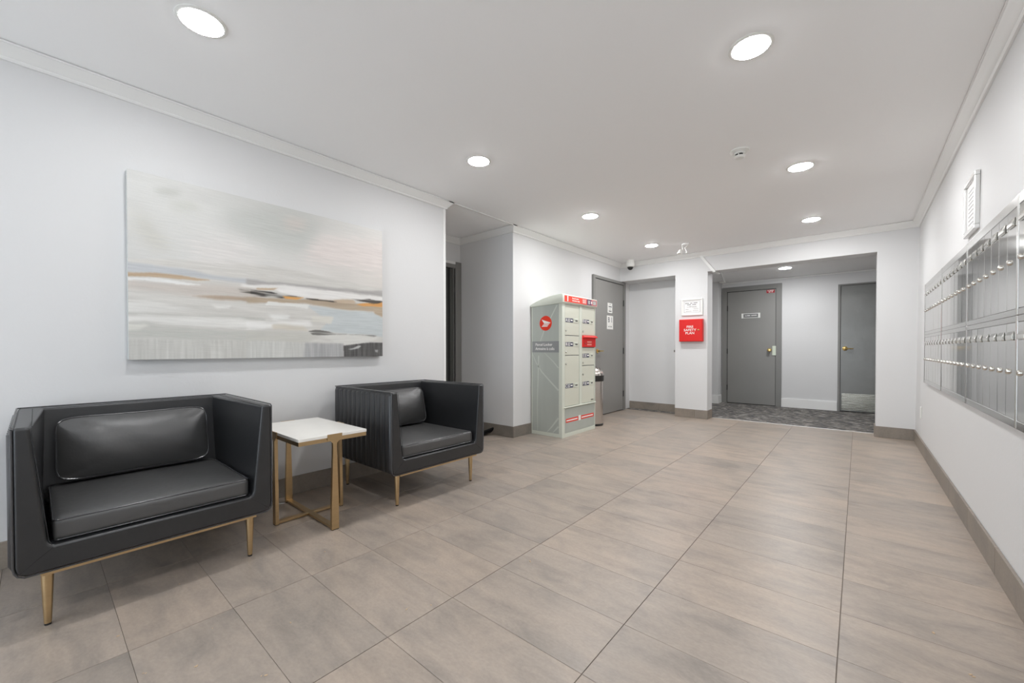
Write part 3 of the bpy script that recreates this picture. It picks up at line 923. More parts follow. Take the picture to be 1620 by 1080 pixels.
def build_painting():
    Wp, Hp = 600, 400
    u = (np.arange(Wp) + .5) / Wp
    v = (np.arange(Hp) + .5) / Hp
    U, V = np.meshgrid(u, v)
    rng = np.random.default_rng(4)
    def blur(a, k):
        k = int(round(k))
        if k < 1: return a
        for ax in (0, 1):
            for _ in range(2):
                pad = [(k, k) if q == ax else (0, 0) for q in range(2)]
                c = np.cumsum(np.pad(a, pad, mode='edge'), axis=ax)
                c = np.concatenate([np.zeros_like(np.take(c, [0], axis=ax)), c], axis=ax)
                n = a.shape[ax]
                w = 2 * k + 1
                a = (np.take(c, np.arange(w, w + n), axis=ax) - np.take(c, np.arange(0, n), axis=ax)) / w
        return a
    def noise(sx, sy):
        g = rng.random((max(2, int(Hp / sy)) + 2, max(2, int(Wp / sx)) + 2))
        yy = np.linspace(0, g.shape[0] - 1.001, Hp); xx = np.linspace(0, g.shape[1] - 1.001, Wp)
        yi = yy.astype(int); xi = xx.astype(int)
        fy = (yy - yi)[:, None]; fx = (xx - xi)[None, :]
        fy = fy * fy * (3 - 2 * fy); fx = fx * fx * (3 - 2 * fx)
        a = g[yi][:, xi]; b = g[yi][:, xi + 1]; c = g[yi + 1][:, xi]; d = g[yi + 1][:, xi + 1]
        return (a * (1 - fx) + b * fx) * (1 - fy) + (c * (1 - fx) + d * fx) * fy
    # sky ground colour
    img = np.zeros((Hp, Wp, 3))
    img[:] = (206, 206, 203)
    warm = np.clip((U - .35) * 1.2, 0, 1)[..., None] * np.clip(1 - abs(V - .6) * 1.6, 0, 1)[..., None]
    img += warm * np.array((8, 2, -1))
    big = noise(150, 60) * .6 + noise(70, 25) * .4
    img += (big[..., None] - .5) * 14
    hstreak = noise(60, 3) * .6 + noise(24, 2) * .4 - .5
    vstreak = noise(3, 60) * .6 + noise(6, 80) * .4 - .5
    wob = (noise(40, 8) - .5) * .012
    for pts, col, b, st in ART:
        P = np.array(pts)
        inside = np.zeros((Hp, Wp), bool)
        VV = V + (wob if b < 10 else 0)
        j = len(P) - 1
        for i in range(len(P)):
            xi_, yi_ = P[i]; xj, yj = P[j]
            cond = ((yi_ > VV) != (yj > VV))
            with np.errstate(divide='ignore', invalid='ignore'):
                xc = (xj - xi_) * (VV - yi_) / (yj - yi_ + 1e-12) + xi_
            inside ^= cond & (U < xc)
            j = i
        m = blur(inside.astype(float), b * .8)
        if 0 < st < 2:
            m = np.clip(m + m * (1 - m) * 3 * hstreak * st * 2.2 - st * .25 * np.clip(hstreak, 0, 1), 0, 1)
            if .7 <= st < 2: m = m * np.clip(.85 + 2.2 * hstreak, 0, 1)
        c = np.zeros((Hp, Wp, 3)); c[:] = col
        if st >= 2: c += vstreak[..., None] * 26 * st * .5
        else: c += hstreak[..., None] * 12
        img = img * (1 - m[..., None]) + c * m[..., None]
    img += hstreak[..., None] * 5 + (rng.random((Hp, Wp, 1)) - .5) * 3
    img = np.clip(img, 8, 245) / 255.0
    L = np.where(img <= .04045, img / 12.92, ((img + .055) / 1.055) ** 2.4)
    # grid mesh in local coordinates, front faces +x
    y0, y1, z0, z1 = .33, 1.871, .972, 2.002
    X = np.full((Hp, Wp), 0.0)
    Y = y0 + U * (y1 - y0) - 0; Z = z0 + V * (z1 - z0)
    Y[:, 0] = y0; Y[:, -1] = y1; Z[0] = z0; Z[-1] = z1
    co = np.stack([X - 3.0035, Y, Z], -1).reshape(-1, 3)
    idx = np.arange(Hp * Wp).reshape(Hp, Wp)
    F = np.stack([idx[:-1, :-1], idx[:-1, 1:], idx[1:, 1:], idx[1:, :-1]], -1).reshape(-1, 4)
    me = bpy.data.meshes.new('painted_surface')
    me.vertices.add(len(co)); me.vertices.foreach_set('co', co.ravel())
    me.loops.add(F.size); me.loops.foreach_set('vertex_index', F.ravel())
    me.polygons.add(len(F)); me.polygons.foreach_set('loop_start', np.arange(0, F.size, 4))
    me.update(); me.validate()
    at = me.color_attributes.new('paint', 'FLOAT_COLOR', 'POINT')
    at.data.foreach_set('color', np.concatenate([L.reshape(-1, 3), np.ones((Hp * Wp, 1))], 1).ravel().astype(np.float32))
    m = mat('acrylic_paint', (.8, .8, .8, 1), .45, bump=(60, .35, (1, .25, 2), .002))
    nt = m.node_tree
    a = nt.nodes.new('ShaderNodeAttribute'); a.attribute_name = 'paint'
    nt.links.new(a.outputs['Color'], nt.nodes['Principled BSDF'].inputs['Base Color'])
    me.materials.append(m)
    t = thing('painting', 'wide abstract seascape canvas in grey, white and tan above the seats', 'painting', (-3.0, 1.1, 1.487))
    bm = new(); box(bm, XL + .0015, -3.004, y0, y1, z0, z1, .002, 1)
    link('stretched_canvas', bm, M['canvas_edge'], t, smooth=False)
    o = bpy.data.objects.new('painted_surface', me)
    COL.objects.link(o); o.parent = t
    me.transform(Matrix.Translation(-t.location))
build_painting()

# ================================================================== PARCEL LOCKER
LY0, LY1, LXF = 3.93, 4.70, -2.59
pl = thing('parcel_locker', 'tall pale green parcel locker cabinet with a red header sign', 'parcel locker', (-2.82, 4.315, 0))
bm = new()
box(bm, XL + .012, LXF - .012, LY0, LY1, 0, 1.56, .003, 1)
link('cabinet_body', bm, M['locker'], pl, smooth=False)
bm = new()
for y0, y1, z0, z1 in ((LY0, 3.988, 0, 1.57), (4.314, 4.372, .35, 1.56), (4.688, LY1, 0, 1.57), (3.988, 4.688, 1.552, 1.57), (3.988, 4.688, 0, .045), (3.988, 4.688, .335, .352)):
    box(bm, LXF - .012, LXF, y0, y1, z0, z1, .0015, 1)
box(bm, LXF - .012, LXF + .012, 3.965, 4.705, .340, .354, .003, 1)
link('front_frame', bm, M['locker'], pl, smooth=False)
bm = new(); box(bm, XL + .03, LXF - .045, LY0 - .0015, LY0 + .001, .045, 1.553)
wp = link('side_wrap', bm, M['locker_wrap'], pl, smooth=False); wp['label'] = 'grey printed side sheet with pale crossing bands'
def light_band(curve, w, parent):
    # pale curved stroke printed on the side sheet; curve: (x,z) points
    bm = new()
    n = len(curve)
    L_, R_ = [], []
    for i, (x, z) in enumerate(curve):
        a = Vector(curve[max(0, i - 1)]); b = Vector(curve[min(n - 1, i + 1)])
        d = (b - a).normalized(); k = Vector((-d.y, d.x)) * w * (.35 + .65 * i / (n - 1)) / 2
        L_.append(bm.verts.new((x + k.x, LY0 - .0019, z + k.y))); R_.append(bm.verts.new((x - k.x, LY0 - .0019, z - k.y)))
    for i in range(n - 1): bm.faces.new((L_[i], L_[i + 1], R_[i + 1], R_[i]))
    link('light_band', bm, M['wrap_light'], parent, smooth=False)
light_band([(-3.015, .965), (-2.96, .86), (-2.88, .76), (-2.78, .67), (-2.64, .55)], .020, wp)
light_band([(-2.93, .985), (-2.90, 1.12), (-2.84, 1.26), (-2.76, 1.38), (-2.66, 1.54)], .016, wp)
light_band([(-2.84, .985), (-2.77, .93), (-2.71, .88), (-2.64, .81)], .012, wp)
light_band([(-2.94, .05), (-2.945, .35), (-2.935, .65), (-2.925, .95)], .016, wp)
light_band([(-2.80, .05), (-2.74, .11), (-2.64, .23)], .022, wp)
light_band([(-2.72, .05), (-2.68, .09), (-2.64, .13)], .022, wp)
bm = new(); box(bm, LXF - .0118, LXF - .0108, 3.98, 4.69, .352, 1.556)  # darker sheet added to paint shade between the locker doors
link('door_gap_shade', bm, M['plate'], pl, smooth=False)
bm = new(); box(bm, LXF - .008, LXF - .004, 3.995, 4.685, .05, .33)
link('lower_panel', bm, M['locker_wrap'], pl, smooth=False)
bm = new()
prism(bm, [(XL + .005, 1.538), (XL + .005, 1.562), (-2.95, 1.601), (-2.86, 1.628), (-2.75, 1.650), (-2.66, 1.661), (-2.60, 1.666), (-2.58, 1.664), (-2.572, 1.655), (-2.572, 1.566), (-2.60, 1.556)], 'y', 3.915, 4.717, .005, 2)
cap = link('top_cap', bm, M['locker'], pl)
XS = -2.5715
for (a, b, m_) in ((3.950, 4.455, 'post_red'), (4.455, 4.570, 'purple'), (4.570, 4.705, 'rose')):
    bm = new(); box(bm, XS, XS + .001, a, b, 1.577, 1.650)
    link('header_print', bm, M[m_], cap, smooth=False)
bm = text_bm('1', .085, (XS + .0015, 4.017, 1.613), '+x', bold=.003, sx=1.3)
b2 = text_bm('Parcel Locker', .022, (XS + .0015, 4.115, 1.627), '+x', 'LEFT', .0008, 1.2)
b3 = text_bm('Armoire à colis', .022, (XS + .0015, 4.115, 1.600), '+x', 'LEFT', .0008, 1.2)
merge(bm, b2); merge(bm, b3)
for z in (1.633, 1.620, 1.606, 1.595): box(bm, XS + .001, XS + .0018, 4.35, 4.435, z - .003, z + .003)
box(bm, XS + .001, XS + .0018, 4.558, 4.585, 1.597, 1.628)
link('lettering', bm, M['white_print'], cap, smooth=False)
bm = new()
box(bm, XS + .001, XS + .0015, 4.475, 4.54, 1.588, 1.640)
link('header_print', bm, M['navy'], cap, smooth=False)
bm = new(); box(bm, XS + .001, XS + .0015, 4.60, 4.685, 1.588, 1.640)
link('header_print', bm, M['plate'], cap, smooth=False)
bm = new()
for y0, y1 in ((4.482, 4.533), (4.607, 4.678)):
    for z in (1.630, 1.618, 1.607, 1.596): box(bm, XS + .0015, XS + .0022, y0, y1, z - .003, z + .002)
link('lettering', bm, M['white_print'], cap, smooth=False)
# round post emblem on the side: red disc, white wing with slats
yS = LY0 - .0015
bm = new()
cx_, cz_, rr = -2.822, 1.335, .088
prism(bm, [(cx_ + rr * math.cos(a * math.pi / 18), cz_ + rr * math.sin(a * math.pi / 18)) for a in range(36)], 'y', yS - .0008, yS)
em = link('round_emblem', bm, M['logo_red'], pl, smooth=False); em['label'] = 'red disc with a white winged envelope mark'
bm = new()
for P in ([(-.66, .52), (.82, .06), (.70, -.03), (-.22, -.03), (-.34, .10)],
          [(-.30, -.08), (.64, -.08), (.54, -.16), (-.38, -.16)],
          [(-.43, -.21), (.50, -.21), (.42, -.29), (-.52, -.29)],
          [(-.56, -.34), (.38, -.34), (.28, -.46), (-.66, -.46)]):
    prism(bm, [(cx_ + x * rr, cz_ + z * rr) for x, z in P], 'y', yS - .0016, yS - .0008)
link('wing_mark', bm, M['white_print'], em, smooth=False)
bm = new(); box(bm, XL + .028, LXF - .043, yS - .0008, yS, .99, 1.122)
bd = link('name_band', bm, M['grey_band'], pl, smooth=False); bd['label'] = 'grey band reading Parcel Locker, Armoire à colis'
bm = text_bm('Parcel Locker', .045, (-2.972, yS - .001, 1.082), '-y', 'LEFT', .0004, .98)
merge(bm, text_bm('Armoire à colis', .045, (-2.972, yS - .001, 1.032), '-y', 'LEFT', .0004, .98))
link('lettering', bm, M['white_print'], bd, smooth=False)

def locker_door(y0, y1, z0, z1, letter, zl, zk, left):
    bm = new(); box(bm, LXF - .0105, LXF - .004, y0 + .003, y1 - .003, z0 + .0022, z1 - .0022, .002, 1)
    d = link('locker_door', bm, M['locker_door'], pl, smooth=False)
    a, b, c, e = (4.003, 4.170, 4.186, 4.276) if left else (4.388, 4.547, 4.566, 4.644)
    X = LXF - .004
    bm = new(); box(bm, X, X + .0012, a, b, zl - .024, zl + .024)
    lp = link('door_label', bm, M['navy'], d, smooth=False)
    bm = text_bm(letter, .05, (X + .0016, a + .02, zl), '+x', bold=.001)
    for k, (p, q) in enumerate(((.045, .105), (.045, .095), (.045, .10))):
        z = zl + .013 - k * .013
        box(bm, X + .0012, X + .0018, a + p, a + q, z - .003, z + .003)
    box(bm, X + .0012, X + .0018, a + .112, a + .155, zl - .006, zl + .010)
    # lettering belongs to the label; kept on the door level to stay within three levels
    link('lettering', bm, M['white_print'], d, smooth=False)
    bm = new(); box(bm, X, X + .004, c, e, zl - .024, zl + .026, .0015, 1); box(bm, X + .004, X + .009, c + .004, e - .004, zl + .012, zl + .020, .001, 1)
    link('latch_plate', bm, M['locker'], d, smooth=False)
    bm = new(); box(bm, X + .004, X + .005, c + .03, e - .012, zl - .007, zl + .004)
    link('key_slot', bm, M['black_plastic'], d, smooth=False)
    bm = new(); lathe(bm, [(0, 0), (.010, 0), (.010, .006), (.006, .008), (0, .008)], (X, (a if left else a - .002) + .004, zk), 12, 'x')
    box(bm, X + .008, X + .014, (a if left else a - .002) + .002, (a if left else a - .002) + .006, zk - .014, zk + .006)
    link('cam_lock', bm, M['chrome'], d)
locker_door(3.992, 4.311, 1.191, 1.550, 'A', 1.368, 1.247, True)
locker_door(3.992, 4.311, .957, 1.186, 'B', 1.086, .997, True)
locker_door(3.992, 4.311, .356, .952, 'C', .595, .858, True)
locker_door(4.375, 4.685, 1.200, 1.550, 'D', 1.372, 1.249, False)
locker_door(4.375, 4.685, .826, 1.048, 'E', .948, .863, False)
locker_door(4.375, 4.685, .356, .821, 'F', .600, .719, False)
bm = new(); box(bm, LXF - .008, LXF + .012, 4.372, 4.690, 1.055, 1.195, .003, 1)
ms = link('mail_slot', bm, M['red'], pl, smooth=False); ms['label'] = 'red mail slot box'
bm = new(); prism(bm, [(LXF + .01, 1.165), (LXF + .04, 1.168), (LXF + .042, 1.178), (LXF + .012, 1.200)], 'y', 4.368, 4.694, .002, 1)
link('slot_hood', bm, M['red'], ms, smooth=False)
bm = new()
for z in (1.118, 1.085):
    box(bm, LXF + .012, LXF + .0128, 4.475, 4.585, z - .010, z + .010)
link('lettering', bm, mat('pale_red_print', srgb(240, 150, 140), .5), ms, smooth=False)
bm = new(); lathe(bm, [(0, 0), (.009, 0), (.009, .005), (0, .006)], (LXF + .012, 4.425, 1.098), 12, 'x')
link('cam_lock', bm, M['chrome'], ms)
for a, b in ((4.015, 4.288), (4.356, 4.664)):
    bm = new(); box(bm, LXF - .004, LXF - .003, a, b, .166, .212)
    st = link('red_strip', bm, M['post_red'], pl, smooth=False)
    bm = new(); box(bm, LXF - .003, LXF - .0022, a + .012, b - .02, .181, .196)
    link('lettering', bm, M['white_print'], st, smooth=False)
bm = new(); box(bm, LXF - .004, LXF - .0025, 4.298, 4.345, .160, .222)
link('white_sticker', bm, M['white_print'], pl, smooth=False)
bm = new(); box(bm, LXF - .005, LXF - .004, 4.60, 4.66, .378, .392)
link('maker_mark', bm, M['grey_text'], pl, smooth=False)

# ================================================================== WASTE BIN
wb = thing('waste_bin', 'brushed steel bullet waste bin tucked between the parcel locker and the grey door', 'bin', (-2.745, 4.935, 0))
bm = new(); lathe(bm, [(.126, .030), (.126, .595), (.122, .600), (0, .600)], (0, 0, 0), 40); link('bin_body', bm, M['bin_steel'], wb, world=False)
bm = new(); lathe(bm, [(.124, 0), (.130, .004), (.130, .028), (.124, .031)], (0, 0, 0), 40); link('bin_base', bm, M['black_plastic'], wb, world=False)
bm = new(); lathe(bm, [(.127, .595), (.137, .600), (.139, .605), (.139, .672), (.134, .675), (0, .675)], (0, 0, 0), 40); link('collar', bm, M['black_plastic'], wb, world=False)
bm = new(); lathe(bm, [(.138, .675)] + [(.138 * math.cos(a), .675 + .115 * math.sin(a)) for a in [k * math.pi / 24 for k in range(1, 12)]] + [(0, .790)], (0, 0, 0), 40); dm = link('dome_lid', bm, M['bin_steel'], wb, world=False)
bm = new()
for off in (-.028, .028, .075):
    c_ = []
    R_ = math.sqrt(.138 ** 2 - off ** 2)
    for k in range(0, 19):
        a = math.pi * k / 18
        c_.append((R_ * math.cos(a) * .707 + off * .707, R_ * math.cos(a) * -.707 + off * .707, .676 + .1165 * (R_ / .138) * math.sin(a)))
    tube(bm, c_, .0022, 5)
link('lid_rib', bm, M['black_plastic'], dm, world=False)

# ================================================================== FAR WALL ITEMS
fb = thing('fire_plan_box', 'red metal box reading FIRE SAFETY PLAN below the framed certificate', 'box', (-1.893, YF, 1.305))
bm = new(); box(bm, -2.060, -1.727, YF - .068, YF, 1.140, 1.471, .004, 2); link('box_body', bm, M['red'], fb, smooth=False)
bm = new(); box(bm, -2.056, -1.731, YF - .074, YF - .069, 1.145, 1.466, .003, 1); lid = link('box_door', bm, M['red'], fb, smooth=False)
for s, z in (('FIRE', 1.356), ('SAFETY', 1.309), ('PLAN', 1.263)):
    pass
bm = text_bm('FIRE', .048, (-1.902, YF - .0746, 1.356), '-y', bold=.0006, sx=1.1)
merge(bm, text_bm('SAFETY', .048, (-1.902, YF - .0746, 1.309), '-y', bold=.0006, sx=1.1))
merge(bm, text_bm('PLAN', .048, (-1.902, YF - .0746, 1.263), '-y', bold=.0006, sx=1.1))
link('lettering', bm, M['white_print'], lid, smooth=False)
bm = new(); lathe(bm, [(0, 0), (.010, 0), (.010, .008), (0, .009)], (-1.783, YF - .074, 1.31), 14, '-y'); box(bm, -1.800, -1.766, YF - .088, YF - .080, 1.307, 1.313, .001, 1)
link('lock', bm, M['brass_bright'], lid)

ct = thing('framed_certificate', 'white framed certificate hung above the red fire plan box', 'frame', (-1.892, YF, 1.654))
a, b, c, d = -2.042, -1.742, 1.531, 1.777
bm = new()
for x0, x1, z0, z1 in ((a, b, d - .018, d), (a, b, c, c + .018), (a, a + .018, c + .018, d - .018), (b - .018, b, c + .018, d - .018)):
    box(bm, x0, x1, YF - .022, YF, z0, z1, .002, 1)
link('frame', bm, M['white_plastic'], ct, smooth=False)
bm = new(); box(bm, a + .018, b - .018, YF - .010, YF, c + .018, d - .018); pp = link('certificate_sheet', bm, M['paper'], ct, smooth=False)
bm = new()
y_ = YF - .0105
for x0, x1, z, hh in ((-1.990, -1.925, 1.712, .010), (-1.918, -1.880, 1.713, .010), (-1.870, -1.805, 1.715, .010), (-1.960, -1.895, 1.690, .010), (-1.888, -1.828, 1.691, .010)):
    n_ = int((x1 - x0) / .011)
    for k in range(n_): box(bm, x0 + k * .011, x0 + k * .011 + .0085, y_, YF - .010, z - hh / 2, z + hh / 2)
for x0, x1, z in ((-1.93, -1.83, 1.664), (-1.965, -1.905, 1.656), (-1.895, -1.825, 1.650), (-1.985, -1.94, 1.622), (-1.87, -1.80, 1.628), (-1.98, -1.90, 1.594), (-1.88, -1.80, 1.600)):
    box(bm, x0, x1, y_, YF - .010, z - .0015, z + .0015)
for x0, x1, z0, z1 in ((-2.006, -2.004, 1.575, 1.74), (-1.780, -1.778, 1.575, 1.74), (-2.004, -1.780, 1.738, 1.740), (-2.004, -1.780, 1.575, 1.577)):
    box(bm, x0, x1, y_, YF - .010, z0, z1)
link('print', bm, M['ink'], pp, smooth=False)

# flush pull on the recess wall
fp = thing('flush_lock', 'small round steel lock cylinder at the right edge of the white recess', 'lock', (-2.262, 6.74, .998))
bm = new(); lathe(bm, [(0, 0), (.021, 0), (.021, .006), (.015, .010), (0, .010)], (0, 0, 0), 20, '-y'); link('rose', bm, M['chrome'], fp, world=False)
bm = new(); lathe(bm, [(0, .010), (.008, .010), (.008, .013), (0, .013)], (0, 0, 0), 12, '-y'); link('cylinder', bm, M['black_plastic'], fp, world=False)

# dome camera on ceiling
dc = thing('dome_camera', 'white dome security camera with a dark lens in the far left ceiling corner', 'camera', (-2.79, 6.20, ZC))
bm = new(); lathe(bm, [(0, 0), (.062, 0), (.062, -.045), (.066, -.05), (.066, -.095), (.05, -.108), (0, -.108)], (0, 0, 0), 28); link('housing', bm, M['white_plastic'], dc, world=False)
bm = new(); lathe(bm, [(.046, -.106)] + [(.046 * math.cos(a), -.106 - .05 * math.sin(a)) for a in [k * math.pi / 14 for k in range(1, 7)]] + [(0, -.156)], (0, 0, 0), 24); link('lens_dome', bm, M['black_plastic'], dc, world=False)

# two-headed white ceiling spot
sp = thing('spotlight_fitting', 'small white ceiling fitting with two jointed lamp heads near the far wall', 'light', (-1.79, 5.72, ZC))
bm = new(); lathe(bm, [(0, 0), (.045, 0), (.045, -.012), (.03, -.02), (0, -.02)], (0, 0, 0), 24); link('ceiling_plate', bm, M['ceiling'], sp, world=False)
for s, pts_, head in ((0, [(-.04, -.01, -.01), (-.03, -.02, -.07), (-.05, -.05, -.10)], True), (1, [(.045, .0, -.008), (.0, -.02, -.06), (.035, -.05, -.125)], False)):
    bm = new(); tube(bm, pts_, .0065, 8); ar = link('jointed_arm', bm, M['white_plastic'], sp, world=False)
    if head:
        bm = new(); lathe(bm, [(0, 0), (.016, .002), (.026, .03), (.030, .065), (.026, .07), (0, .062)], (-.045, -.04, -.085), 20, Vector((-.1, -.5, -.75))); link('lamp_head', bm, M['white_plastic'], ar, world=False)
    else:
        bm = new(); lathe(bm, [(0, 0), (.010, .002), (.012, .03), (0, .034)], (.03, -.045, -.115), 14, Vector((.2, -.4, -.8))); link('lamp_head', bm, M['white_plastic'], ar, world=False)

# smoke detector
sd = thing('smoke_detector', 'round white smoke detector on the ceiling between the rows of lights', 'smoke detector', (-.658, 3.295, ZC))
bm = new(); lathe(bm, [(0, 0), (.062, 0), (.062, -.008), (.050, -.014), (.034, -.018), (0, -.018)], (0, 0, 0), 32); link('base', bm, M['white_plastic'], sd, world=False)
bm = new(); lathe(bm, [(.034, -.017), (.036, -.022), (.036, -.027), (.0, -.027)], (0, 0, 0), 28); lathe(bm, [(0, -.040), (.036, -.040), (.036, -.046), (.028, -.054), (0, -.056)], (0, 0, 0), 28)
for k in range(6):
    a = k * math.pi / 3; box(bm, -.003, .003, .030, .036, -.042, -.025, matrix=Matrix.Rotation(a, 4, 'Z'))
link('sensor_head', bm, M['white_plastic'], sd, world=False)
bm = new(); lathe(bm, [(0, -.026), (.027, -.026), (.027, -.041), (0, -.041)], (0, 0, 0), 20); link('sensor_chamber', bm, M['black_plastic'], sd, world=False)

# cable raceway over the beam into the hall
rw = thing('cable_raceway', 'white cable raceway slanting down across the end of the beam into the hall', 'raceway', (-1.70, YF, 2.3))
bm = new()
def strip(p, q, w=.034, d=.02):
    p, q = Vector(p), Vector(q)
    dr = (q - p).normalized(); nrm = Vector((0, -1, 0)); sd_ = dr.cross(nrm).normalized()
    vs = [bm.verts.new(p + sd_ * s * w / 2 + nrm * k) for s, k in ((-1, 0), (1, 0), (1, d), (-1, d))]
    we = [bm.verts.new(q + sd_ * s * w / 2 + nrm * k) for s, k in ((-1, 0), (1, 0), (1, d), (-1, d))]
    for i in range(4):
        j = (i + 1) % 4; bm.faces.new((vs[i], vs[j], we[j], we[i]))
    bm.faces.new(vs); bm.faces.new(we)
strip((-1.80, YF - .002, 2.435), (-1.592, YF - .002, 2.150))
bmesh.ops.recalc_face_normals(bm, faces=bm.faces[:])
link('wall_channel', bm, M['trim'], rw, smooth=False)
bm = new(); box(bm, -1.612, -1.572, YF - .022, 6.60, 2.136, 2.1565, .003, 1); link('soffit_channel', bm, M['trim'], rw, smooth=False)
bm = new(); tube(bm, [(-1.60, 6.64, 2.274), (-1.91, 8.35, 2.274)], .012, 6); box(bm, -1.99, -1.88, 8.30, 8.40, 2.262, 2.288, .004, 1)
link('hall_channel', bm, M['trim'], rw, smooth=False)

# ================================================================== RIGHT WALL
cf = thing('picture_frame', 'narrow-looking white framed notice on the right wall above the mailboxes', 'frame', (.507, 3.54, 1.856))
bm = new()
y0, y1, z0, z1 = 3.390, 3.692, 1.696, 2.018
for a_, b_, c_, d_ in ((y0, y1, z1 - .025, z1), (y0, y1, z0, z0 + .025), (y0, y0 + .025, z0 + .025, z1 - .025), (y1 - .025, y1, z0 + .025, z1 - .025)):
    box(bm, .484, .508, a_, b_, c_, d_, .004, 2)
link('frame', bm, M['silver'], cf, smooth=False)
bm = new(); box(bm, .496, .507, y0 + .025, y1 - .025, z0 + .025, z1 - .025); sh = link('notice_sheet', bm, M['paper'], cf, smooth=False)
bm = new()
for k in range(9): box(bm, .4953, .496, y0 + .06, y1 - .07, z0 + .06 + k * .024, z0 + .064 + k * .024)
link('print', bm, M['grey_text'], sh, smooth=False)

ol = thing('outlet_plate', 'white outlet plate low on the right wall near the far corner', 'outlet', (.491, 5.84, .38))
bm = new(); box(bm, -.006, 0, -.037, .037, -.058, .058, .002, 1); pt = link('cover_plate', bm, M['white_plastic'], ol, world=False, smooth=False)
bm = new(); box(bm, -.0072, -.006, -.017, .017, -.033, .033, .0006, 1)
link('insert', bm, M['white_plastic'], ol, world=False, smooth=False)

# ---- stainless mailbox banks: 4 across, two high, 7 narrow doors in each
seams = [1.535, 2.506, 3.490, 4.420, 5.440]
names = ['nearest the camera, cut off by the picture edge', 'second from the camera', 'third from the camera', 'farthest from the camera by the corner']
door_cache = {}
def mailbox(y0, y1, low, label):
    zc_ = .932 if low else 1.395
    t = thing('mailbox_bank', label, 'mailbox', (.474, (y0 + y1) / 2, zc_), 'stainless mailbox banks on the right wall')
    hw = (y1 - y0) / 2
    z0, z1 = (-.222, .226) if low else (-.236, .238)
    bm = new()
    box(bm, .008, .0215, -hw + .001, hw - .001, z0, z1)
    bot, top = (.034, .026) if low else (.026, .044)
    box(bm, 0, .012, -hw + .001, hw - .001, z1 - top, z1, .002, 1)
    box(bm, 0, .012, -hw + .001, hw - .001, z0, z0 + bot, .002, 1)
    for s in (-1, 1): box(bm, -.002, .012, s * hw - .010 if s > 0 else -hw + .001, hw - .001 if s > 0 else -hw + .010, z0, z1, .003, 2)
    link('housing', bm, M['steel_frame'], t, world=False, smooth=False)
    bm = new(); box(bm, .0065, .008, -hw + .011, hw - .011, z0 + bot, z1 - top)  # grey sheet painting the shade in the slits between doors
    link('door_gap_shade', bm, M['plate'], t, world=False, smooth=False)
    n = 7
    w = (2 * hw - .024) / n
    dz0, dz1 = z0 + bot + .001, z1 - top - .001
    k = (round(w, 4), low)
    if k not in door_cache:
        def mk(nm, bm, m):
            me = bpy.data.meshes.new(nm); bm.to_mesh(me); bm.free(); me.materials.append(m)
            if nm == 'door_lock':
                me.shade_smooth(); me.set_sharp_from_angle(angle=math.radians(35))
            return me
        bm = new(); box(bm, -.004, .002, -w / 2 + .0018, w / 2 - .0018, dz0, dz1, .0012, 1)
        A = mk('mailbox_door', bm, M['steel'])
        bm = new(); zc2 = dz1 - .052
        prism(bm, [(-.004, zc2 - .020), (-.012, zc2 - .016), (-.013, zc2 + .000), (-.004, zc2 + .020)], 'y', -w * .30, w * .30, .003, 2)
        Bm = mk('name_holder', bm, M['chrome'])
        bm = new(); lathe(bm, [(0, 0), (.012, 0), (.012, .003), (.010, .007), (.006, .009), (0, .0095)], (-.004, w * .26, (dz0 + dz1) / 2 - .005), 18, '-x')
        Cm = mk('door_lock', bm, M['chrome'])
        door_cache[k] = (A, Bm, Cm)
    A, Bm, Cm = door_cache[k]
    for i in range(n):
        o = bpy.data.objects.new('mailbox_door', A); COL.objects.link(o); o.parent = t
        o.location = (0.0045, -hw + .012 + w * (i + .5), 0)
        o.rotation_euler = (0, math.radians(random.uniform(-.12, .12)), math.radians(random.uniform(-.3, .3)))
        for nm, me in (('name_holder', Bm), ('door_lock', Cm)):
            q = bpy.data.objects.new(nm, me); COL.objects.link(q); q.parent = o
    return t
for i in range(4):
    for low in (False, True):
        mailbox(seams[i], seams[i + 1], low, ('lower ' if low else 'upper ') + 'bank of narrow stainless mailboxes, column ' + names[i])

# ================================================================== LOOSE ITEMS
# curled black mat on the nook floor
mt = thing('floor_mat', 'black ribbed mat with a curled-up edge on the nook floor behind the armchair', 'mat', (-3.475, 3.28, 0))
bm = new()
prof = [(.0 + i * .05, .004) for i in range(0, 8)] + [(.38, .010), (.41, .026), (.44, .05), (.455, .078), (.448, .095)]
prof = [(-.30 + x, z) for x, z in prof]
rows = []
for k in range(13):
    y = -.32 + .60 * k / 12
    lift = .25 + .75 * (k / 12)
    rows.append([bm.verts.new((x, y, (z - .004) * lift + .004 - (.0)) ) for x, z in prof])
for a_, b_ in zip(rows, rows[1:]):
    for i in range(len(prof) - 1): bm.faces.new((a_[i], a_[i + 1], b_[i + 1], b_[i]))
g = bmesh.ops.solidify(bm, geom=bm.faces[:], thickness=.004)
bmesh.ops.recalc_face_normals(bm, faces=bm.faces[:])
link('mat_sheet', bm, M['mat_black'], mt, world=False)

# white charger cable loop by the baseboard behind the table
bm = new(); tube(bm, [(XL + .016, .93, .10), (-2.99, .97, .045), (-2.95, 1.02, .012), (-2.90, 1.07, .006), (-2.93, 1.00, .005), (-3.0, .93, .005)], .0022, 6)
w = link('thin_cable', bm, M['white_plastic'], None); tag(w, 'thin white cable trailing on the floor behind the side table', 'cable')

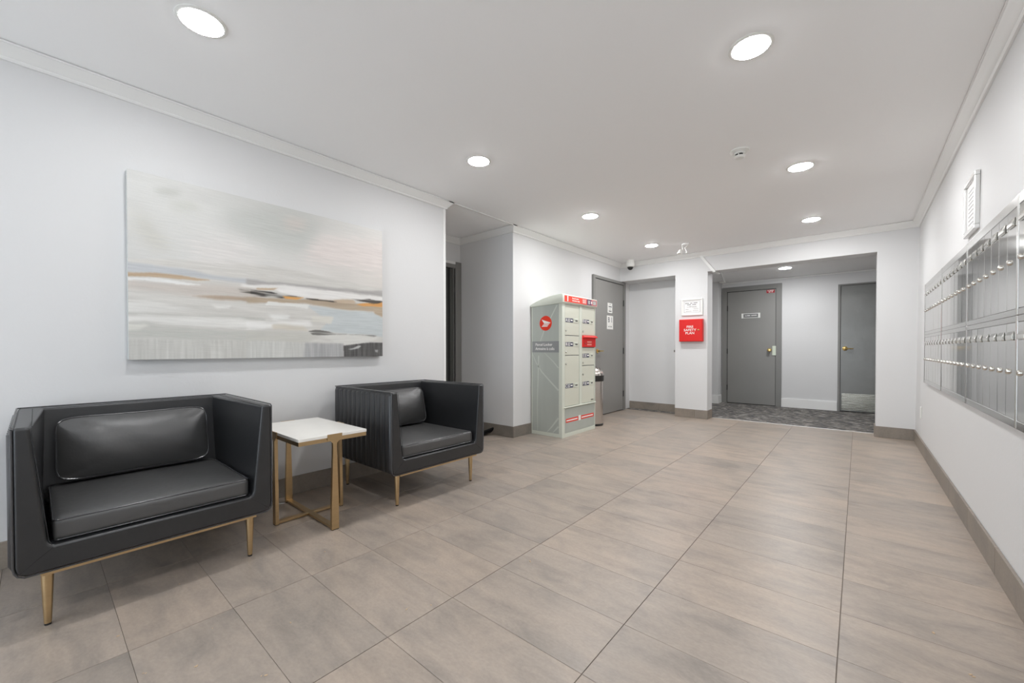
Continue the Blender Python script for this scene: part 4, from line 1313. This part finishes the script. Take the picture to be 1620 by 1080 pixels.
# ================================================================== LIGHTS
def ceiling_light(x, y, z, label, group, power=LAMP_W):
    t = thing('recessed_light', label, 'light', (x, y, z), group)
    bm = new(); lathe(bm, [(.079, 0), (.079, -.005), (.088, -.005), (.094, -.002), (.094, 0), (.079, 0)], (0, 0, 0), 40)
    link('trim_ring', bm, M['white_plastic'], t, world=False)
    bm = new(); lathe(bm, [(.078, -.003), (.0775, -.0055), (.072, -.0075), (.055, -.009), (.03, -.0098), (0, -.0100)], (0, 0, 0), 24)
    d = link('diffuser', bm, M['glow'], t, world=False)
    d['radiance'] = power / (math.pi * .0202)
    return t
G = 'recessed round ceiling lights'
ceiling_light(-2.183, .484, ZC, 'round recessed ceiling light at the upper left, nearest the camera', G, 7.5)
ceiling_light(-2.195, 2.19, ZC, 'round recessed ceiling light above the end of the left wall, second in the left row', G, 9.5)
ceiling_light(-2.193, 3.866, ZC, 'round recessed ceiling light above the parcel locker, third in the left row', G, 15.5)
ceiling_light(-2.169, 5.50, ZC, 'round recessed ceiling light by the far wall left of the two-headed fitting', G, 15.5)
ceiling_light(-.395, 2.202, ZC, 'round recessed ceiling light at the upper right, largest in the right row', G, 9.5)
ceiling_light(-.353, 3.891, ZC, 'round recessed ceiling light to the right of the smoke detector', G, 15.5)
ceiling_light(-.403, 5.549, ZC, 'round recessed ceiling light nearest the far opening, last in the right row', G, 15.5)
ceiling_light(-.395, .50, ZC, 'round recessed ceiling light above the camera', G, 7.5)
ceiling_light(-2.183, -1.25, ZC, 'round recessed ceiling light by the entrance, left side', G, 4)
ceiling_light(-.395, -1.25, ZC, 'round recessed ceiling light by the entrance, right side', G, 4)
ceiling_light(-.876, 7.60, 2.29, 'round recessed light in the low ceiling of the carpeted hall', G, 21)

# crumbs of dried leaf and grit scattered on the tiles
bm = new()
rc = random.Random(11)
for (x, y) in [(-2.02, .18), (-1.72, .22), (-1.63, .33), (-1.80, .42), (-1.55, .30), (-1.50, .12), (-1.42, .46), (-1.93, .62), (-1.35, .95), (-2.05, .95), (-1.30, 1.02), (-1.62, .62), (-1.25, .45), (-2.25, .40), (-1.98, 1.45), (-1.20, 1.55), (-.52, .92), (-.35, .80), (.28, 1.9), (.22, 2.1), (-1.75, 1.9), (-1.05, .60)]:
    for _ in range(rc.choice((1, 1, 2))):
        s_ = rc.uniform(.002, .0045)
        box(bm, -s_, s_, -s_ * .5, s_ * .5, 0, s_ * .4, matrix=Matrix.Translation((x + rc.uniform(-.008, .008), y + rc.uniform(-.008, .008), 0)) @ Matrix.Rotation(rc.uniform(0, 3), 4, 'Z'))
cr = link('floor_crumbs', bm, mat('dry_leaf_crumb', srgb(196, 170, 140), .8), None, smooth=False)
tag(cr, 'tiny tan crumbs scattered over the tiles in front of the seats', 'crumbs')
cr['kind'] = 'stuff'
for o in bpy.data.objects:
    if o.name.split('.')[0] in ('lettering', 'print', 'raised_dots'): o['kind'] = 'stuff'
